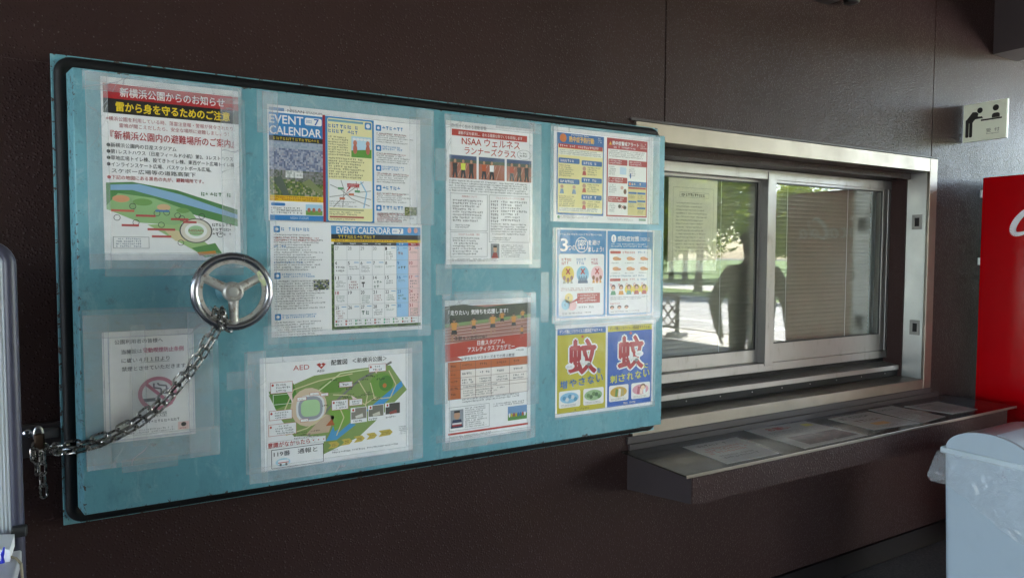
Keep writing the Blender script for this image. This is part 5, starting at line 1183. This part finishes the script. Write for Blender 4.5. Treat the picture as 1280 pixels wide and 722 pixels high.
p.part('measures_poster'); p.rect(.502, .02, .985, .975, C, 1); p.rrect(.522, .22, .968, .955, .02, 'f0efec', 2); p.ell(.565, .105, .026, .045, 'f4f6f8', 3); p.rect(.561, .08, .569, .115, '2f8ccc', 4); p.ell(.565, .128, .006, .008, '2f8ccc', 4); p.txt('感染症対策', .605, .075, .83, .135, 'f4f6f8', 4, .025); p.greek(.84, .085, .96, .13, 2, 'e0eef6', 4, .75, .1); p.greek(.54, .155, .95, .205, 2, 'dceaf4', 4, .7, .1)
for v in (.245, .555): p.rrect(.53, v, .64, v+.03, .012, 'c8463c', 4); p.greek(.66, v, .80, v+.03, 1, 'c86a5c', 4, .8); p.greek(.82, v, .95, v+.03, 1, '6a9ac0', 4, .7)
for k in range(6):
    u, v = .56+(k % 3)*.145, .30+(k//3)*.115; p.ell(u+.03, v+.03, .034, .022, 'e0a070', 4); p.ell(u+.06, v+.036, .025, .014, 'd89060', 5); p.greek(u-.02, v+.07, u+.09, v+.09, 1, '6a6a6a', 4)
p.greek(.53, .515, .93, .54, 1, '6a8aa8', 4, .7, .1)
for k in range(5):
    u = .565+k*.082
    if k > 1: p.ell(u, .68, .045, .055, 'ecd24c', 3)
    p.ell(u, .655, .022, .032, '6a3a28', 5, 12); p.ell(u, .665, .016, .022, 'e0b090', 6, 12); p.poly([(u-.028, .74), (u-.018, .695), (u+.018, .695), (u+.028, .74)], ('4a9a6a', 'e09a40', '7ab0a0', 'c05a50', 'c85a48')[k], 5); p.txt('✕' if k < 2 else '〇', u-.035, .61, u-.012, .645, 'd03430', 7, .03)
p.greek(.535, .76, .95, .80, 2, '6a6a6a', 4, .6, .3); p.greek(.535, .83, .66, .85, 1, 'c86a5c', 4, .8)
for k in range(3): u = .555+k*.075; p.ell(u, .88, .022, .02, '4a3024', 4, 10); p.ell(u, .89, .016, .014, 'e0b090', 5, 10)
p.greek(.535, .92, .85, .94, 1, '6a6a6a', 4); p.done()

# ---- 10 mosquito posters
p = poster('mosquito_sheet', (694.5, 407), .415, .300, 'paired yellow and blue mosquito warning posters at the bottom of the door', margins=(.004, .008, .006, .006), tapes=((-.02, -.04, 1.05, .02),), seed=10, fm=M_FILMW)
def mozzie(u0, bgc, hd, hdt, w1, wc, small):
    p.rect(u0, .035, u0+.475, .965, bgc, 1); p.rect(u0, .035, u0+.475, .105, hd, 2); p.txt('デング熱とジカウイルス感染症', u0+.02, .050, u0+.33, .092, hdt, 3, .02); p.greek(u0+.335, .055, u0+.455, .09, 1, hdt, 3, .8, .05)
    gl = (.86, .84, .80)
    for bo, lay_, c_ in ((.09, 3, gl), (.04, 4, lin('c02a32'))): p.txt('蚊', u0+.115-(.02 if bo > .1 else 0), .17-(.02 if bo > .1 else 0), u0+.375+(.02 if bo > .1 else 0), .545+(.02 if bo > .1 else 0), c_, lay_, bo)
    p.ell(u0+.24, .135, .012, .015, 'd05a3a', 5)
    p.ell(u0+.27, .43, .05, .022, 'd8d8d4', 6); p.ell(u0+.25, .39, .016, .04, 'e4e4e2', 7); p.ell(u0+.305, .45, .018, .02, '8a8a8a', 7); p.line([(u0+.23, .45), (u0+.18, .50)], .003, '555555', 7); p.line([(u0+.28, .45), (u0+.31, .52)], .003, '555555', 7)
    p.ell(u0+(.12 if small == 0 else .335), .455 if small == 0 else .38, .045, .035, 'f2f2ee', 6); p.greek(u0+(.09 if small == 0 else .305), .445 if small == 0 else .37, u0+(.15 if small == 0 else .365), .47 if small == 0 else .395, 2, '6a6a6a', 8)
    for k, ch_ in enumerate(w1): p.txt(ch_, u0+.03+k*.088, .605-.008*k, u0+.095+k*.088, .69-.008*k, wc, 6, .03)
    p.txt('を' if small == 0 else 'に', u0+.385, .50, u0+.43, .555, wc, 6, .03)
    for k in range(2):
        a = u0+.018+k*.235; p.rrect(a, .72, a+.205, .905, .02, 'e6e4de', 3)
        if small == 0:
            p.ell(a+.10, .80, .09, .06, ('8cc0dc', '9cc088')[k], 4)
            for q in range(5): p.ell(a+.05+q*.027, .80+.02*math.sin(q*2), .018, .024, (('5a9cc4', 'd0d8dc'), ('6a9a50', '4f7a40'))[k][q % 2], 5, 10)
        else:
            p.ell(a+.10, .80, .088, .06, ('d8b04a', 'd89aa8')[k], 4)
            for q in range(3): p.poly([(a+.06+q*.035, .85), (a+.07+q*.03, .76), (a+.095+q*.03, .77), (a+.085+q*.035, .855)], ('7aa050', 'e8e4d8', 'c0b070')[q] if k == 0 else ('c05a6a', 'f0d8c8', 'e0e8f0')[q], 5)
            if k: p.ell(a+.125, .77, .03, .035, '7a4a30', 6, 12); p.ell(a+.125, .78, .022, .026, 'ecc8a8', 7, 12)
        p.greek(a+.02, .868, a+.18, .895, 2, '5a5a5a', 5, .6, .1)
    p.greek(u0+.17, .925, u0+.33, .95, 1, 'd8d8c0' if small else '6a6a30', 4, .8, .05)
mozzie(.015, 'c8bc26', '2f6cb8', 'f0f2f4', '増やさない', '3a78b8', 0)
mozzie(.51, '2a66c4', 'd8cc2e', '2c2c2e', '刺されない', 'd8d83a', 1)
p.done()

# ------------------------------------------------------------------ loose tape remnants and rust runs on the bare door
rs = random.Random(77)
for k, (x, y, w_, h_) in enumerate(((152, 575, .12, .03), (283, 465, .06, .045), (545, 330, .05, .09), (676, 340, .03, .16), (545, 545, .10, .02))):
    q = at(x, y, Y=YF); film(hd, q.x, q.x+w_, q.z-h_, q.z, M_TAPE, 'tape_remnant', .0006, 90+k, YF-.0008)

# ------------------------------------------------------------------ papers on the counter shelf
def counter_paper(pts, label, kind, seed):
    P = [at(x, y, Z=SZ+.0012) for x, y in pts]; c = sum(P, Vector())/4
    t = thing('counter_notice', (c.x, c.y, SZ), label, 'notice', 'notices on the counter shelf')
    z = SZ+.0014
    mb = MB(); mb.add([(p_.x, p_.y, z) for p_ in P]+[(p_.x, p_.y, z-.0011) for p_ in P], [(0, 1, 2, 3), (7, 6, 5, 4)]+[(k, (k+1) % 4, 4+(k+1) % 4, 4+k) for k in range(4)]); mb.build('paper', M_PAPER_SHADED, t)
    def xf(u, v, l):
        a = P[0].lerp(P[1], u); b = P[3].lerp(P[2], u); r_ = a.lerp(b, v); return (r_.x, r_.y, z+l)
    q = Print(t, xf, 1.35, seed)
    if kind == 0:
        q.greek(.16, .10, .70, .20, 1, '44444a', 3, .8, .05); q.greek(.10, .27, .92, .58, 3, 'b85a5c', 3, .75, .12); q.greek(.14, .64, .86, .84, 2, '5a5a60', 3, .6, .2)
    elif kind == 1:
        q.txt('お願い', .22, .10, .58, .22, 'b02a2e', bold=.05); q.greek(.08, .27, .9, .46, 4, '55555a', 3, .6, .15); q.rect(.78, .12, .92, .24, 'd8d060', 2); q.rect(.16, .55, .56, .92, '6a4a56', 2); q.rect(.58, .55, .93, .92, '5f4450', 2); q.mosaic(.16, .6, .93, .88, 14, 5, ('6a4a56', '7a5660', '584048'), 3)
    elif kind == 2:
        q.greek(.12, .10, .88, .26, 1, '2c2c30', 3, .85, .03); q.greek(.2, .36, .85, .52, 1, '6a3a3a', 3, .85, .05); q.rect(.30, .62, .62, .78, 'd89a4a', 2); q.greek(.1, .82, .9, .93, 2, '5a5a60')
    else:
        q.greek(.10, .10, .75, .26, 1, '4a4a50', 3, .7, .1); q.greek(.10, .34, .9, .86, 7, '66666c', 3, .5, .3)
    q.done()
    nx, ny = 10, 8; cx = c
    vs = []
    for i in range(nx+1):
        for k in range(ny+1):
            u, v = i/nx, k/ny; x_, y_, z_ = xf(-.04+1.08*u, -.05+1.10*v, 0); vs.append((x_, y_, SZ+.0032+.0012*abs(math.sin(u*7+seed)*math.sin(v*6+seed))))
    mb = MB(); mb.add(vs, [(i*(ny+1)+k, (i+1)*(ny+1)+k, (i+1)*(ny+1)+k+1, i*(ny+1)+k+1) for i in range(nx) for k in range(ny)]); mb.build('clear_sleeve', M_FILM, t, smooth=True)
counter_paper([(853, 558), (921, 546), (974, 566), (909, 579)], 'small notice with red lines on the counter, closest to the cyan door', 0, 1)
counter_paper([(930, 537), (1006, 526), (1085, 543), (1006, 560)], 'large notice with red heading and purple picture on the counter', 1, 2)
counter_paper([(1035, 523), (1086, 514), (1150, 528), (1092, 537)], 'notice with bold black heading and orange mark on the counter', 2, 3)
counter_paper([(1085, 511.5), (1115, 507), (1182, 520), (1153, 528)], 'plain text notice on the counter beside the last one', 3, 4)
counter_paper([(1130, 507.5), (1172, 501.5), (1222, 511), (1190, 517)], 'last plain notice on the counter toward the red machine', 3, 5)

# ------------------------------------------------------------------ papers inside the glass
YN = YL+.0045
a, b_, c = at(836, 221, Y=YN), at(897, 226, Y=YN), at(837, 339, Y=YN)
nt_ = thing('window_notice', (a.x, YN, c.z), 'yellowed text notice taped inside the window pane beside the cyan door', 'notice')
w_, h_ = b_.x-a.x, a.z-c.z
MB().box(a.x, a.x+w_, YN, YN+.0006, c.z, a.z).build('paper', M_BEIGE, nt_)
q = Print(nt_, lambda u, v, l: (a.x+u*w_, YN-l, a.z-v*h_), w_/h_, 8)
q.frame(.09, .10, .92, .93, .002, '8a7a64', 1); q.frame(.22, .15, .82, .205, .002, '7a6a56', 1); q.greek(.26, .160, .80, .195, 1, '5a4c3c', 3, .8, .02)
q.greek(.15, .25, .86, .80, 15, '94866e', 3, .36, .25); q.greek(.6, .82, .85, .86, 2, '7a6c58', 3, .5); q.frame(.14, .87, .5, .92, .002, '8a7a64', 2); q.done()
MB().box(a.x+.002, a.x+w_-.002, YN-.0016, YN-.0012, c.z-.004, c.z+.045).build('torn_tape', M_TAPE, nt_)
a2 = at(970, 232, Y=YR+.004)
st = thing('window_sticker', (a2.x, YR, a2.z-.02), 'tiny white sticker in the top corner of the sliding pane', 'sticker')
MB().box(a2.x, a2.x+.032, YR+.004, YR+.0045, a2.z-.02, a2.z).build('paper', M_PAPER, st)
q = Print(st, lambda u, v, l: (a2.x+u*.032, YR+.0038-l*.5, a2.z-v*.02), 1.6, 8); q.greek(.1, .2, .9, .8, 1, '777777'); q.done()
